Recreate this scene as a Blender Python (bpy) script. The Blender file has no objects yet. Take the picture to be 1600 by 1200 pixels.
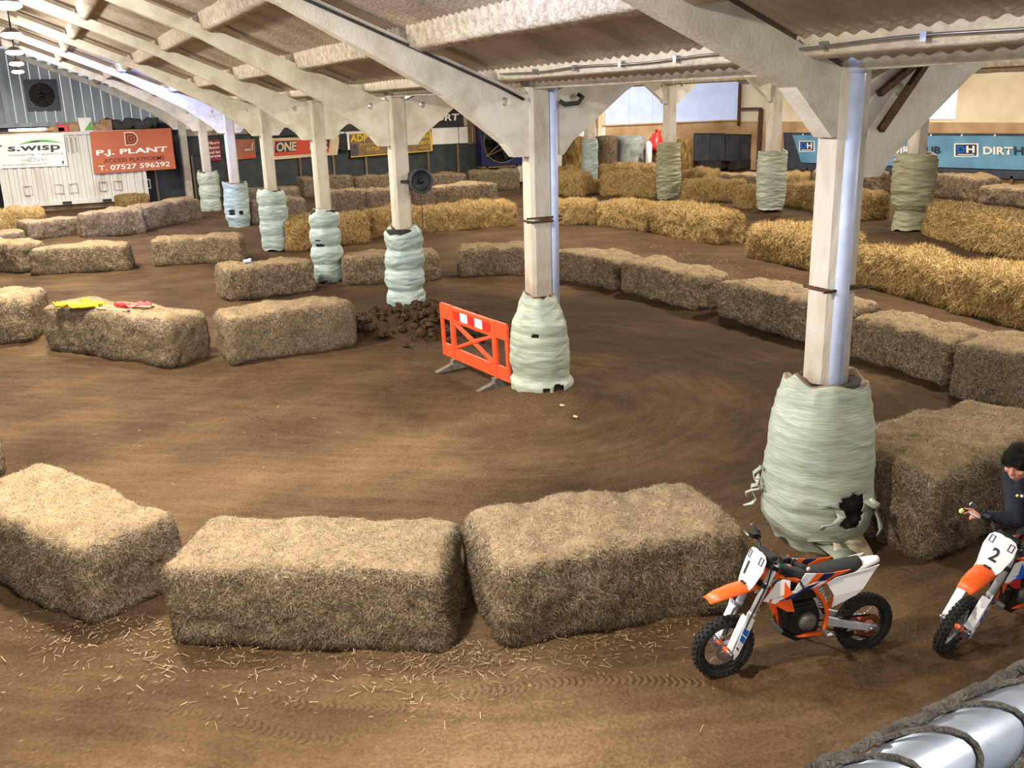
import bpy, math, random
import numpy as np
from mathutils import Vector, Matrix
from mathutils.geometry import tessellate_polygon
random.seed(7); RNG = np.random.default_rng(7)
SC = bpy.context.scene; COL = SC.collection
D = math.radians
# ---------------------------------------------------------------- camera, world, lights, exposure
CAM_H = 3.9; FPX = 1473.0
R = np.array([[0.89525883, -0.14987592, 0.41958175], [-0.44472468, -0.24342825, 0.86195281], [-0.02704792, -0.95826922, -0.28458481]])
cam = bpy.data.cameras.new('camera'); cam.sensor_width = 36; cam.lens = FPX / 1600 * 36; cam.clip_start = 0.05; cam.clip_end = 300
camo = bpy.data.objects.new('camera', cam); COL.objects.link(camo); SC.camera = camo
Mx = Matrix.Identity(4)
for i in range(3):
    Mx[i][0] = R[i, 0]; Mx[i][1] = -R[i, 1]; Mx[i][2] = -R[i, 2]
Mx[2][3] = CAM_H; camo.matrix_world = Mx
SC.view_settings.view_transform = 'Standard'; SC.view_settings.look = 'None'
SC.view_settings.gamma = 1; SC.view_settings.use_curve_mapping = False
SC.view_settings.exposure = 0.62
W = bpy.data.worlds.new('world'); SC.world = W; W.use_nodes = True
W.node_tree.nodes['Background'].inputs[0].default_value = (0.88, 0.93, 1.0, 1)
W.node_tree.nodes['Background'].inputs[1].default_value = 0.5

def area(name, loc, size, power, color, aim=(0, 0, -1), size_y=None, spread=180):
    l = bpy.data.lights.new(name, 'AREA'); l.energy = power; l.color = color; l.size = size
    l.shape = 'RECTANGLE' if size_y else 'DISK'
    if size_y: l.size_y = size_y
    l.spread = D(spread)
    o = bpy.data.objects.new(name, l); COL.objects.link(o); o.location = loc
    o.rotation_euler = Vector(aim).to_track_quat('-Z', 'Y').to_euler()
    return o
RIDGE_X = -0.35
LAMP_Y = [-6.1, -0.75, 4.6, 9.95, 15.3, 20.65, 26.0, 31.35, 36.7]
WARM = (1.0, 0.90, 0.74); COOLER = (1.0, 0.95, 0.87); LAMP_X = 0.0
def bulb(name, loc, power, color, r=0.12):
    l = bpy.data.lights.new(name, 'POINT'); l.energy = power; l.color = color; l.shadow_soft_size = r
    o = bpy.data.objects.new(name, l); COL.objects.link(o); o.location = loc
for y in LAMP_Y:
    k = 0.3 if y < 0 else 1.0
    area('ridge_light', (LAMP_X, y, 5.25), 0.34, (460 if y > 6 else 330) * k, WARM)
    bulb('ridge_bulb', (LAMP_X, y, 5.20), (160 if y > 6 else 130) * k, COOLER)
for y in (3, 11, 19, 27, 35):            # second span, ridge out of sight above the valley beam
    area('ridge_light_far', (14.4, y, 6.4), 0.34, 480, (1.0, 0.90, 0.76)); bulb('ridge_bulb_far', (14.4, y, 6.3), 260, (1.0, 0.90, 0.76))
for y in (22, 30, 38):
    area('ridge_light_side', (28.5, y, 6.2), 0.34, 400, (1.0, 0.90, 0.76)); bulb('ridge_bulb_side', (28.5, y, 6.0), 330, (1.0, 0.90, 0.76))
# rooflight panels (daylight) in the nave roof
area('rooflight_near', (2.3, 7.4, 5.25), 1.1, 130, (0.5, 0.64, 1.0), (0.6, 0, -1), 2.2)
area('rooflight_end', (2.9, 30.4, 5.0), 1.0, 280, (0.22, 0.34, 1.0), (0.25, 0.9, -0.7), 2.4)

# ---------------------------------------------------------------- helpers
def ray(px, py): return R @ np.array([px - 800, py - 600, FPX])
def at_z(px, py, z):
    d = ray(px, py); t = (z - CAM_H) / d[2]; return Vector((d[0] * t, d[1] * t, z))
def at_y(px, py, Y):
    d = ray(px, py) * (Y / ray(px, py)[1]); return Vector((d[0], Y, CAM_H + d[2]))
def at_x(px, py, X):
    d = ray(px, py) * (X / ray(px, py)[0]); return Vector((X, d[1], CAM_H + d[2]))
def sstep(a, b, x):
    t = np.clip((x - a) / (b - a), 0, 1); return t * t * (3 - 2 * t)
A_X = 5.85; A_Y = [5.83, 11.1, 16.4, 21.7, 27.1, 32.5, 37.9, 43.3]
B_X = 23.0; B_Y = [38.4, 32.2, 26.1, 20.0]
def ground0(x, y):
    x = np.asarray(x, float); y = np.asarray(y, float)
    z = 0.3 * sstep(22, 36, y) * (1 - sstep(9, 18, x))
    for (mx, my, h, s) in ((5.85, 16.3, 0.30, 0.85), (6.0, 15.5, 0.16, 0.7), (5.9, 10.9, 0.17, 0.75), (5.9, 5.8, 0.05, 0.8), (4.6, 16.2, 0.10, 0.6)):
        z = z + h * np.exp(-(((x - mx) ** 2 + (y - my) ** 2) / s ** 2) ** 1.3)
    return z
def G(px, py, dz=0):
    p = at_z(px, py, 0)
    for _ in range(6): p = at_z(px, py, float(ground0(p.x, p.y)) + dz)
    return p
def hsh(ix, iy, iz, seed):
    h = (ix * 374761393 + iy * 668265263 + iz * 2147483647 + seed * 1274126177) & 0xFFFFFFFF
    h = ((h ^ (h >> 13)) * 1274126177) & 0xFFFFFFFF
    h = h ^ (h >> 16); return (h & 0xFFFF) / 65535.0
def vnoise(P, seed=0):
    P = np.asarray(P, float)
    if P.shape[-1] == 2: P = np.concatenate([P, np.zeros(P.shape[:-1] + (1,))], -1)
    i = np.floor(P).astype(np.int64); f = P - i; f = f * f * (3 - 2 * f); out = 0
    for a in (0, 1):
        for b in (0, 1):
            for c in (0, 1):
                w = (f[..., 0] if a else 1 - f[..., 0]) * (f[..., 1] if b else 1 - f[..., 1]) * (f[..., 2] if c else 1 - f[..., 2])
                out = out + w * hsh(i[..., 0] + a, i[..., 1] + b, i[..., 2] + c, seed)
    return out * 2 - 1
def fbm(P, octv=4, seed=0):
    P = np.asarray(P, float); s = 0; a = 1
    for k in range(octv):
        s = s + a * vnoise(P * 2 ** k, seed + k); a *= 0.5
    return s
def lin(c):
    return tuple(((v / 255) / 12.92 if v / 255 <= 0.04045 else ((v / 255 + 0.055) / 1.055) ** 2.4) for v in c) + (1,)

# ---------------------------------------------------------------- materials
MATS = {}
def mat(name, col, col2=None, scale=6, rough=0.8, metal=0, bump=0, bscale=None, detail=6, lo=0.35, hi=0.65, coords='Object', emit=0, stretch=None, trans=0, spec=0.4):
    m = bpy.data.materials.new(name); m.use_nodes = True; nt = m.node_tree; b = nt.nodes['Principled BSDF']
    b.inputs['Base Color'].default_value = lin(col); b.inputs['Roughness'].default_value = rough; b.inputs['Metallic'].default_value = metal
    b.inputs['Specular IOR Level'].default_value = spec
    if trans: b.inputs['Transmission Weight'].default_value = trans
    if emit:
        b.inputs['Emission Color'].default_value = lin(col); b.inputs['Emission Strength'].default_value = emit
    if col2 or bump:
        tc = nt.nodes.new('ShaderNodeTexCoord'); src = tc.outputs[coords]
        if stretch:
            mp = nt.nodes.new('ShaderNodeMapping'); mp.inputs['Scale'].default_value = stretch
            nt.links.new(src, mp.inputs[0]); src = mp.outputs[0]
        if col2:
            n = nt.nodes.new('ShaderNodeTexNoise'); n.inputs['Scale'].default_value = scale; n.inputs['Detail'].default_value = detail
            nt.links.new(src, n.inputs['Vector'])
            r = nt.nodes.new('ShaderNodeValToRGB'); r.color_ramp.elements[0].position = lo; r.color_ramp.elements[1].position = hi
            r.color_ramp.elements[0].color = lin(col); r.color_ramp.elements[1].color = lin(col2)
            nt.links.new(n.outputs[0], r.inputs[0]); nt.links.new(r.outputs[0], b.inputs['Base Color'])
        if bump:
            n2 = nt.nodes.new('ShaderNodeTexNoise'); n2.inputs['Scale'].default_value = bscale or scale * 4; n2.inputs['Detail'].default_value = 5
            nt.links.new(src, n2.inputs['Vector'])
            bp = nt.nodes.new('ShaderNodeBump'); bp.inputs['Strength'].default_value = bump; bp.inputs['Distance'].default_value = 0.02
            nt.links.new(n2.outputs[0], bp.inputs['Height']); nt.links.new(bp.outputs[0], b.inputs['Normal'])
    MATS[name] = m; return m
def strand_mat(name, cols):
    m = bpy.data.materials.new(name); m.use_nodes = True; nt = m.node_tree; b = nt.nodes['Principled BSDF']
    g = nt.nodes.new('ShaderNodeNewGeometry'); r = nt.nodes.new('ShaderNodeValToRGB')
    r.color_ramp.interpolation = 'LINEAR'; el = r.color_ramp.elements
    while len(el) < len(cols): el.new(0.5)
    for k, c in enumerate(cols):
        el[k].position = k / (len(cols) - 1); el[k].color = lin(c)
    nt.links.new(g.outputs['Random Per Island'], r.inputs[0]); nt.links.new(r.outputs[0], b.inputs['Base Color'])
    b.inputs['Roughness'].default_value = 0.75; b.inputs['Specular IOR Level'].default_value = 0.25
    MATS[name] = m; return m
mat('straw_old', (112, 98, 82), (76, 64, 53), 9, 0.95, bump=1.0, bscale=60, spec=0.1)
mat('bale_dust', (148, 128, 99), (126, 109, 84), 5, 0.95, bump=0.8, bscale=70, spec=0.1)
mat('straw_gold', (146, 120, 74), (88, 68, 40), 7, 0.95, bump=1.0, bscale=50, stretch=(1, 1, .4), spec=0.1)
strand_mat('strand_old', [(72, 60, 49), (98, 83, 68), (124, 107, 87), (168, 149, 122), (102, 87, 71), (208, 190, 160)])
strand_mat('strand_gold', [(96, 74, 42), (128, 102, 60), (164, 136, 84), (196, 168, 112), (146, 118, 70), (220, 198, 148)])
strand_mat('litter', [(112, 92, 68), (142, 120, 92), (186, 166, 132), (128, 106, 80)])
mat('white_paint', (226, 222, 208), (196, 186, 166), 3.5, 0.7, bump=0.25, bscale=30, lo=.42, hi=.75)
mat('post_paint', (200, 195, 182), (158, 142, 120), 4, 0.7, bump=0.35, bscale=30, lo=.5, hi=.8, stretch=(1, 1, .35))
def splash(m, z0=1.3, z1=2.5):
    nt = m.node_tree; b = nt.nodes['Principled BSDF']; src = b.inputs['Base Color'].links[0].from_socket
    g = nt.nodes.new('ShaderNodeNewGeometry'); sx = nt.nodes.new('ShaderNodeSeparateXYZ'); nt.links.new(g.outputs['Position'], sx.inputs[0])
    mr = nt.nodes.new('ShaderNodeMapRange'); mr.inputs[1].default_value = z1; mr.inputs[2].default_value = z0; nt.links.new(sx.outputs[2], mr.inputs[0])
    n = nt.nodes.new('ShaderNodeTexNoise'); n.inputs['Scale'].default_value = 5; n.inputs['Detail'].default_value = 7; nt.links.new(g.outputs['Position'], n.inputs['Vector'])
    mu = nt.nodes.new('ShaderNodeMath'); mu.operation = 'MULTIPLY'; nt.links.new(mr.outputs[0], mu.inputs[0]); nt.links.new(n.outputs[0], mu.inputs[1])
    mx = nt.nodes.new('ShaderNodeMix'); mx.data_type = 'RGBA'; nt.links.new(mu.outputs[0], mx.inputs[0]); nt.links.new(src, mx.inputs[6]); mx.inputs[7].default_value = lin((132, 106, 82))
    nt.links.new(mx.outputs[2], b.inputs['Base Color'])
splash(MATS['post_paint'])
mat('pipe_paint', (196, 208, 236), (176, 190, 222), 5, 0.45)  # blue daylight put into the pipe colour; the rag is lilac itself
mat('foam_white', (216, 206, 190), (158, 138, 116), 9, 0.95, bump=1.0, bscale=26, lo=.4, hi=.8)
mat('foam_bead', (232, 224, 208), (196, 182, 162), 7, 0.9, bump=0.8, bscale=18, lo=.45, hi=.85)
mat('foam_tan', (192, 177, 160), (160, 145, 128), 1.6, 0.95, bump=0.9, bscale=22)
mat('film', (172, 180, 162), (148, 158, 146), 2.4, 0.4, bump=0.4, bscale=9, stretch=(1, 1, 7), spec=0.5, lo=.3, hi=.7)
mat('film_blue', (162, 178, 174), (136, 156, 156), 2.6, 0.4, bump=0.4, bscale=9, stretch=(1, 1, 7), spec=0.5, lo=.3, hi=.7)
mat('film_old', (156, 160, 136), (128, 120, 96), 2.2, 0.5, bump=0.8, bscale=9, stretch=(1, 1, 5), spec=0.4, lo=.35, hi=.7)
mat('film_lip', (146, 128, 104), (112, 96, 78), 5, 0.6, bump=0.3)
mat('rubber', (26, 26, 27), (44, 41, 38), 20, 0.85, bump=0.3)
mat('rubber_dusty', (60, 54, 47), (30, 29, 28), 12, 0.9, bump=0.3)
mat('rust', (104, 72, 50), (70, 50, 38), 25, 0.9, bump=0.4)
mat('orange_plastic', (240, 96, 36), None, rough=0.38)
mat('barrier_orange', (232, 84, 42), (214, 78, 42), 6, 0.45)
mat('red_tape', (206, 44, 38), None, rough=0.35)
mat('white_tape', (238, 238, 234), None, rough=0.3)
mat('grey_rubber', (112, 108, 100), (84, 80, 72), 15, 0.8)
mat('white_plastic', (240, 240, 242), None, rough=0.3)
mat('navy_plastic', (28, 36, 78), None, rough=0.35)
mat('blue_plastic', (32, 102, 200), None, rough=0.35)
mat('black_plastic', (24, 24, 26), None, rough=0.45)
mat('black_seat', (34, 34, 36), (26, 26, 28), 40, 0.75, bump=0.3, bscale=200)
mat('dark_metal', (52, 52, 54), (36, 36, 38), 20, 0.45, 0.7)
mat('alloy', (206, 208, 212), (176, 178, 182), 14, 0.4, 0.15)
mat('steel', (160, 160, 164), None, rough=0.35, metal=0.9)
mat('engine_case', (128, 126, 122), (92, 90, 86), 30, 0.5, 0.6)
mat('orange_frame', (238, 98, 28), None, rough=0.35)
mat('sprocket_rust', (142, 74, 36), (96, 50, 28), 20, 0.6, 0.4)
mat('spring_white', (222, 222, 214), None, rough=0.4)
mat('green_plastic', (40, 200, 120), None, rough=0.4)
mat('red_plastic', (190, 40, 40), None, rough=0.4)
mat('cladding', (168, 177, 180), (138, 148, 150), 2, 0.7, 0.0, stretch=(1, 1, .2), bump=0.1)
mat('cladding_old', (186, 178, 162), (140, 124, 104), 2, 0.75, stretch=(1, 1, .2), bump=0.1)
mat('container_white', (200, 199, 192), (168, 160, 148), 2.0, 0.55, lo=.5, hi=.85, stretch=(1, 1, .3))
mat('tarp_dark', (38, 46, 50), (56, 60, 60), 2.5, 0.6, bump=0.3, bscale=6)
mat('tarp_navy', (44, 52, 68), (66, 68, 76), 2.5, 0.55, bump=0.35, bscale=5)
mat('render_cream', (232, 222, 196), (204, 182, 144), 0.55, 0.9, bump=0.2, bscale=8, lo=.4, hi=.75)
mat('render_tan', (198, 170, 132), (160, 126, 92), 0.8, 0.9, bump=0.2, bscale=8, lo=.35, hi=.7)
mat('panel_white', (238, 236, 230), (216, 210, 198), 1.2, 0.5, lo=.5, hi=.8)
mat('timber', (134, 112, 84), (98, 78, 56), 3, 0.8, stretch=(1, 1, .2))
mat('banner_orange', (186, 98, 64), (172, 94, 66), 2, 0.6)
mat('banner_white', (232, 234, 228), (216, 220, 214), 2, 0.5)
mat('banner_black', (36, 35, 38), (58, 54, 52), 3, 0.6)
mat('banner_red', (142, 42, 48), None, rough=0.6)
mat('banner_brown', (168, 104, 78), (150, 92, 70), 2, 0.6)
mat('banner_blue', (100, 152, 182), (88, 136, 168), 1.2, 0.5, bump=0.25, bscale=2)
mat('sign_cream', (222, 204, 164), (204, 184, 146), 2, 0.6)
mat('sign_red', (204, 74, 46), None, rough=0.6)
mat('sign_brown', (142, 112, 78), (122, 94, 64), 2, 0.6)
mat('sign_yellow', (232, 196, 52), None, rough=0.6)
mat('sign_photo', (92, 84, 92), (60, 56, 64), 8, 0.6)
mat('ink_white', (236, 234, 226), None, rough=0.6)
mat('ink_pale', (214, 186, 160), None, rough=0.6)
mat('ink_dark', (50, 48, 58), None, rough=0.6)
mat('ink_maroon', (110, 46, 34), None, rough=0.6)
mat('ink_grey', (136, 138, 136), None, rough=0.6)
mat('ink_green', (92, 166, 66), None, rough=0.6)
mat('ink_navy', (30, 52, 78), None, rough=0.6)
mat('flag_yellow', (236, 208, 24), None, rough=0.8)
mat('flag_red', (222, 66, 72), None, rough=0.8)
mat('wood_stick', (196, 168, 122), None, rough=0.7)
mat('skin', (206, 146, 122), (194, 130, 108), 12, 0.55)
mat('hair', (30, 25, 23), (18, 15, 14), 40, 0.85, bump=1.0, bscale=160, spec=.2)
mat('navy_cloth', (24, 28, 40), (30, 34, 48), 30, 0.9, bump=0.3, bscale=80)
mat('black_cloth', (30, 30, 34), None, rough=0.9)
mat('rope', (96, 93, 90), (62, 60, 58), 60, 0.95, bump=1.0, bscale=300)
mat('galv', (132, 141, 158), (112, 121, 138), 18, 0.4, 0.6)
mat('lamp_glow', (255, 252, 240), None, emit=26)
mat('daylight_panel', (226, 232, 246), (210, 214, 226), 3, rough=0.5, emit=.6)
mat('daylight_blue', (190, 206, 246), (176, 188, 222), 1.5, rough=0.5, emit=.28)
mat('cardboard', (176, 140, 104), (140, 108, 80), 5, 0.85)
mat('stone_wrap', (190, 160, 118), (150, 122, 88), 4, 0.9, bump=0.5)
mat('wrap_grey', (150, 158, 160), (110, 116, 112), 3, 0.5, bump=0.3)
mat('clear_film', (206, 196, 170), (178, 160, 130), 6, 0.35)

def dirt_material():
    m = bpy.data.materials.new('dirt'); m.use_nodes = True; nt = m.node_tree; N = nt.nodes; L = nt.links; b = N['Principled BSDF']
    b.inputs['Roughness'].default_value = 0.95; b.inputs['Specular IOR Level'].default_value = 0.12
    tc = N.new('ShaderNodeTexCoord')
    uv = N.new('ShaderNodeUVMap'); uv.uv_map = 'track'
    at = N.new('ShaderNodeAttribute'); at.attribute_name = 'worn'
    mp = N.new('ShaderNodeMapping'); mp.inputs['Scale'].default_value = (0.55, 4.2, 1); L.new(uv.outputs[0], mp.inputs[0])
    n1 = N.new('ShaderNodeTexNoise'); n1.inputs['Scale'].default_value = 1.6; n1.inputs['Detail'].default_value = 7; n1.inputs['Roughness'].default_value = 0.6
    L.new(mp.outputs[0], n1.inputs['Vector'])
    n2 = N.new('ShaderNodeTexNoise'); n2.inputs['Scale'].default_value = 0.7; n2.inputs['Detail'].default_value = 6
    L.new(tc.outputs['Object'], n2.inputs['Vector'])
    n3 = N.new('ShaderNodeTexNoise'); n3.inputs['Scale'].default_value = 34; n3.inputs['Detail'].default_value = 5; n3.inputs['Roughness'].default_value = 0.7
    L.new(tc.outputs['Object'], n3.inputs['Vector'])
    def math_(op, a, c):
        k = N.new('ShaderNodeMath'); k.operation = op
        for i, v in enumerate((a, c)):
            if isinstance(v, (int, float)): k.inputs[i].default_value = v
            else: L.new(v, k.inputs[i])
        return k.outputs[0]
    s = math_('ADD', math_('MULTIPLY', n1.outputs[0], 0.38), math_('MULTIPLY', n2.outputs[0], 0.62))
    s = math_('ADD', s, math_('MULTIPLY', at.outputs['Fac'], 0.34))
    s = math_('ADD', s, math_('MULTIPLY', math_('SUBTRACT', n3.outputs[0], 0.5), 0.55))
    r = N.new('ShaderNodeValToRGB'); e = r.color_ramp.elements
    cols = [(0.28, (60, 45, 31)), (0.44, (78, 60, 42)), (0.58, (95, 74, 52)), (0.74, (116, 93, 67)), (0.92, (148, 123, 92))]
    while len(e) < len(cols): e.new(0.5)
    for k, (p, c) in enumerate(cols): e[k].position = p; e[k].color = lin(c)
    L.new(s, r.inputs[0]); L.new(r.outputs[0], b.inputs['Base Color'])
    # tyre print relief: chevrons along the print tracks (uv map 'prints')
    uvp = N.new('ShaderNodeUVMap'); uvp.uv_map = 'prints'; sp = N.new('ShaderNodeSeparateXYZ'); L.new(uvp.outputs[0], sp.inputs[0])
    av = math_('ABSOLUTE', sp.outputs[1], 0)
    mask = math_('LESS_THAN', av, 0.055)
    ph = math_('SINE', math_('MULTIPLY', math_('ADD', sp.outputs[0], math_('MULTIPLY', av, 0.6)), 125.0), 0)
    pr = math_('MULTIPLY', math_('MULTIPLY', ph, mask), 0.5)
    h = math_('ADD', math_('MULTIPLY', n3.outputs[0], 1.6), math_('MULTIPLY', n1.outputs[0], 1.0))
    n4 = N.new('ShaderNodeTexNoise'); n4.inputs['Scale'].default_value = 140; n4.inputs['Detail'].default_value = 3; L.new(tc.outputs['Object'], n4.inputs['Vector'])
    h = math_('ADD', h, math_('MULTIPLY', n4.outputs[0], 0.35))
    h = math_('ADD', h, pr)
    bp = N.new('ShaderNodeBump'); bp.inputs['Strength'].default_value = 0.75; bp.inputs['Distance'].default_value = 0.03
    L.new(h, bp.inputs['Height']); L.new(bp.outputs[0], b.inputs['Normal'])
    MATS['dirt'] = m
dirt_material()

# ---------------------------------------------------------------- mesh building
def tag(o, label=None, cat=None, group=None, kind=None):
    if label: o['label'] = label
    if cat: o['category'] = cat
    if group: o['group'] = group
    if kind: o['kind'] = kind
    return o
def empty(name, loc=(0, 0, 0), rz=0):
    o = bpy.data.objects.new(name, None); COL.objects.link(o); o.location = loc; o.rotation_euler = (0, 0, rz); o.empty_display_size = 0.2
    return o
def link(name, me, parent=None):
    o = bpy.data.objects.new(name, me); COL.objects.link(o)
    if parent: o.parent = parent
    return o
def np_mesh(name, V, quads=None, tris=None, mats=(), mi_q=None, mi_t=None, smooth=True):
    me = bpy.data.meshes.new(name); V = np.asarray(V, np.float32)
    q = np.zeros((0, 4), np.int32) if quads is None else np.asarray(quads, np.int32)
    t = np.zeros((0, 3), np.int32) if tris is None else np.asarray(tris, np.int32)
    me.vertices.add(len(V)); me.vertices.foreach_set('co', V.ravel())
    me.loops.add(q.size + t.size); me.loops.foreach_set('vertex_index', np.concatenate([q.ravel(), t.ravel()]))
    me.polygons.add(len(q) + len(t))
    st = np.concatenate([np.arange(len(q)) * 4, q.size + np.arange(len(t)) * 3]).astype(np.int32)
    me.polygons.foreach_set('loop_start', st)
    for m in mats: me.materials.append(MATS[m] if isinstance(m, str) else m)
    mi = np.concatenate([np.zeros(len(q), np.int32) if mi_q is None else np.broadcast_to(mi_q, len(q)), np.zeros(len(t), np.int32) if mi_t is None else np.broadcast_to(mi_t, len(t))]).astype(np.int32)
    me.polygons.foreach_set('material_index', mi)
    me.polygons.foreach_set('use_smooth', np.full(len(q) + len(t), smooth))
    me.update(calc_edges=True); me.validate(); return me
class MB:
    def __init__(s): s.v = []; s.f = []; s.m = []; s.sm = []
    def add(s, vs, fs, mi=0, smooth=False):
        b = len(s.v); s.v += [tuple(p) for p in vs]; s.f += [tuple(i + b for i in f) for f in fs]
        s.m += [mi] * len(fs); s.sm += [smooth] * len(fs); return s
    def box(s, c, d, rot=None, mi=0):
        vs = [Vector((x * d[0] / 2, y * d[1] / 2, z * d[2] / 2)) for x in (-1, 1) for y in (-1, 1) for z in (-1, 1)]
        if rot is not None: vs = [rot @ v for v in vs]
        return s.add([v + Vector(c) for v in vs], [(0, 1, 3, 2), (4, 6, 7, 5), (0, 4, 5, 1), (2, 3, 7, 6), (0, 2, 6, 4), (1, 5, 7, 3)], mi)
    def bar(s, a, b, w, h=None, mi=0, up=(0, 0, 1)):
        a = Vector(a); b = Vector(b); t = (b - a); L = t.length; t.normalize(); u = Vector(up)
        if abs(t.dot(u)) > 0.98: u = Vector((1, 0, 0))
        r = t.cross(u).normalized(); u = r.cross(t)
        return s.box((a + b) / 2, (L, w, h or w), Matrix((t, r, u)).transposed(), mi)
    def tube(s, pts, r, seg=10, mi=0, caps=True, closed=False):
        P = [Vector(p) for p in pts]; n = len(P); rr = r if isinstance(r, (list, tuple)) else [r] * n
        ring = []; prev = None
        for i in range(n):
            t = (P[(i + 1) % n] - P[i - 1]) if closed else (P[min(i + 1, n - 1)] - P[max(i - 1, 0)])
            t.normalize()
            if prev is None:
                u = Vector((0, 0, 1)) if abs(t.z) < 0.9 else Vector((1, 0, 0)); u = (u - t * u.dot(t)).normalized()
            else: u = (prev - t * prev.dot(t)).normalized()
            prev = u; w = t.cross(u)
            ring.append([P[i] + (u * math.cos(2 * math.pi * k / seg) + w * math.sin(2 * math.pi * k / seg)) * rr[i] for k in range(seg)])
        vs = [v for q in ring for v in q]; fs = []
        for i in range(n if closed else n - 1):
            j = (i + 1) % n
            for k in range(seg): fs.append((i * seg + k, i * seg + (k + 1) % seg, j * seg + (k + 1) % seg, j * seg + k))
        if caps and not closed:
            fs.append(tuple(range(seg - 1, -1, -1))); fs.append(tuple((n - 1) * seg + k for k in range(seg)))
        return s.add(vs, fs, mi, True)
    def lathe(s, prof, seg=24, M=None, mi=0, closed=False):
        vs = []; fs = []
        n = len(prof)
        for (r, z) in prof:
            for k in range(seg):
                a = 2 * math.pi * k / seg; p = Vector((r * math.cos(a), r * math.sin(a), z)); vs.append(M @ p if M else p)
        for i in range(n if closed else n - 1):
            j = (i + 1) % n
            for k in range(seg): fs.append((i * seg + k, i * seg + (k + 1) % seg, j * seg + (k + 1) % seg, j * seg + k))
        return s.add(vs, fs, mi, True)
    def prism(s, loops, fn, mi=0, smooth=False):
        """2-D outline (first loop) with holes; fn(u, v, side) -> 3-D point, side 0/1."""
        loops = [[Vector((p[0], p[1], 0)) for p in l] for l in loops]
        flat = [p for l in loops for p in l]; tr = tessellate_polygon(loops); n = len(flat)
        vs = [fn(p.x, p.y, 0) for p in flat] + [fn(p.x, p.y, 1) for p in flat]
        fs = [tuple(t) for t in tr] + [tuple(i + n for i in reversed(t)) for t in tr]
        o = 0
        for l in loops:
            k = len(l)
            for i in range(k): fs.append((o + i, o + (i + 1) % k, o + (i + 1) % k + n, o + i + n))
            o += k
        return s.add(vs, fs, mi, smooth)
    def ball(s, c, r, seg=12, rings=8, mi=0, rot=None):
        r = (r, r, r) if not isinstance(r, (tuple, list)) else r; vs = []; fs = []
        for i in range(rings + 1):
            th = math.pi * i / rings
            for k in range(seg):
                a = 2 * math.pi * k / seg; p = Vector((r[0] * math.sin(th) * math.cos(a), r[1] * math.sin(th) * math.sin(a), r[2] * math.cos(th)))
                vs.append((rot @ p if rot else p) + Vector(c))
        for i in range(rings):
            for k in range(seg): fs.append((i * seg + k, (i + 1) * seg + k, (i + 1) * seg + (k + 1) % seg, i * seg + (k + 1) % seg))
        return s.add(vs, fs, mi, True)
    def limb(s, pts, rad, seg=12):
        for i in range(len(pts)):
            s.ball(pts[i], rad[i], seg, 8)
        for i in range(len(pts) - 1): s.tube([pts[i], pts[i + 1]], [rad[i], rad[i + 1]], seg)
        return s
    def mapv(s, fn): s.v = [tuple(fn(Vector(p))) for p in s.v]; return s
    def mesh(s, name, mats):
        me = bpy.data.meshes.new(name); me.from_pydata(s.v, [], s.f)
        for m in (mats if isinstance(mats, (list, tuple)) else [mats]): me.materials.append(MATS[m] if isinstance(m, str) else m)
        me.polygons.foreach_set('material_index', s.m); me.polygons.foreach_set('use_smooth', s.sm)
        me.validate(); me.update()
        import bmesh
        bm = bmesh.new(); bm.from_mesh(me); bmesh.ops.remove_doubles(bm, verts=bm.verts, dist=1e-5)
        bmesh.ops.recalc_face_normals(bm, faces=bm.faces); bm.to_mesh(me); bm.free()
        return me
    def build(s, name, mats, parent=None, bevel=0):
        o = link(name, s.mesh(name, mats), parent)
        if bevel:
            b = o.modifiers.new('bevel', 'BEVEL'); b.width = bevel; b.segments = 2; b.limit_method = 'ANGLE'; b.angle_limit = D(40)
        return o
def baked(name, o):
    """replace an object with modifiers by its evaluated mesh"""
    bpy.context.view_layer.update()
    dg = bpy.context.evaluated_depsgraph_get(); me = bpy.data.meshes.new_from_object(o.evaluated_get(dg))
    old = o.data; o.modifiers.clear(); o.data = me; me.name = name
    return o
_font_cache = {}
def text_mesh(txt, bold=0.0, extrude=0.0, shear=0):
    c = bpy.data.curves.new('lettering', 'FONT'); c.body = txt; c.size = 1; c.offset = bold; c.shear = shear; c.resolution_u = 3
    o = bpy.data.objects.new('lettering', c); COL.objects.link(o); bpy.context.view_layer.update()
    me = bpy.data.meshes.new_from_object(o.evaluated_get(bpy.context.evaluated_depsgraph_get()))
    bpy.data.objects.remove(o); bpy.data.curves.remove(c); return me
def text_on(txt, BL, BR, TL, m, parent=None, bold=0.0, out=0.012, shear=0, name='lettering'):
    """lettering whose bounding box fills the parallelogram BL, BR, TL (world), raised by out towards the camera side"""
    me = text_mesh(txt, bold, 0, shear); n = len(me.vertices); co = np.zeros(n * 3, np.float32); me.vertices.foreach_get('co', co); co = co.reshape(-1, 3)
    lo = co.min(0); hi = co.max(0); BL = Vector(BL); u = Vector(BR) - BL; v = Vector(TL) - BL; nn = u.cross(v).normalized()
    a = (co[:, 0] - lo[0]) / (hi[0] - lo[0]); b = (co[:, 1] - lo[1]) / (hi[1] - lo[1])
    base = BL + nn * out
    P = np.array(base)[None] + a[:, None] * np.array(u)[None] + b[:, None] * np.array(v)[None]
    me.vertices.foreach_set('co', P.astype(np.float32).ravel()); me.materials.clear(); me.materials.append(MATS[m]); me.update()
    return link(name, me, parent)
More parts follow.
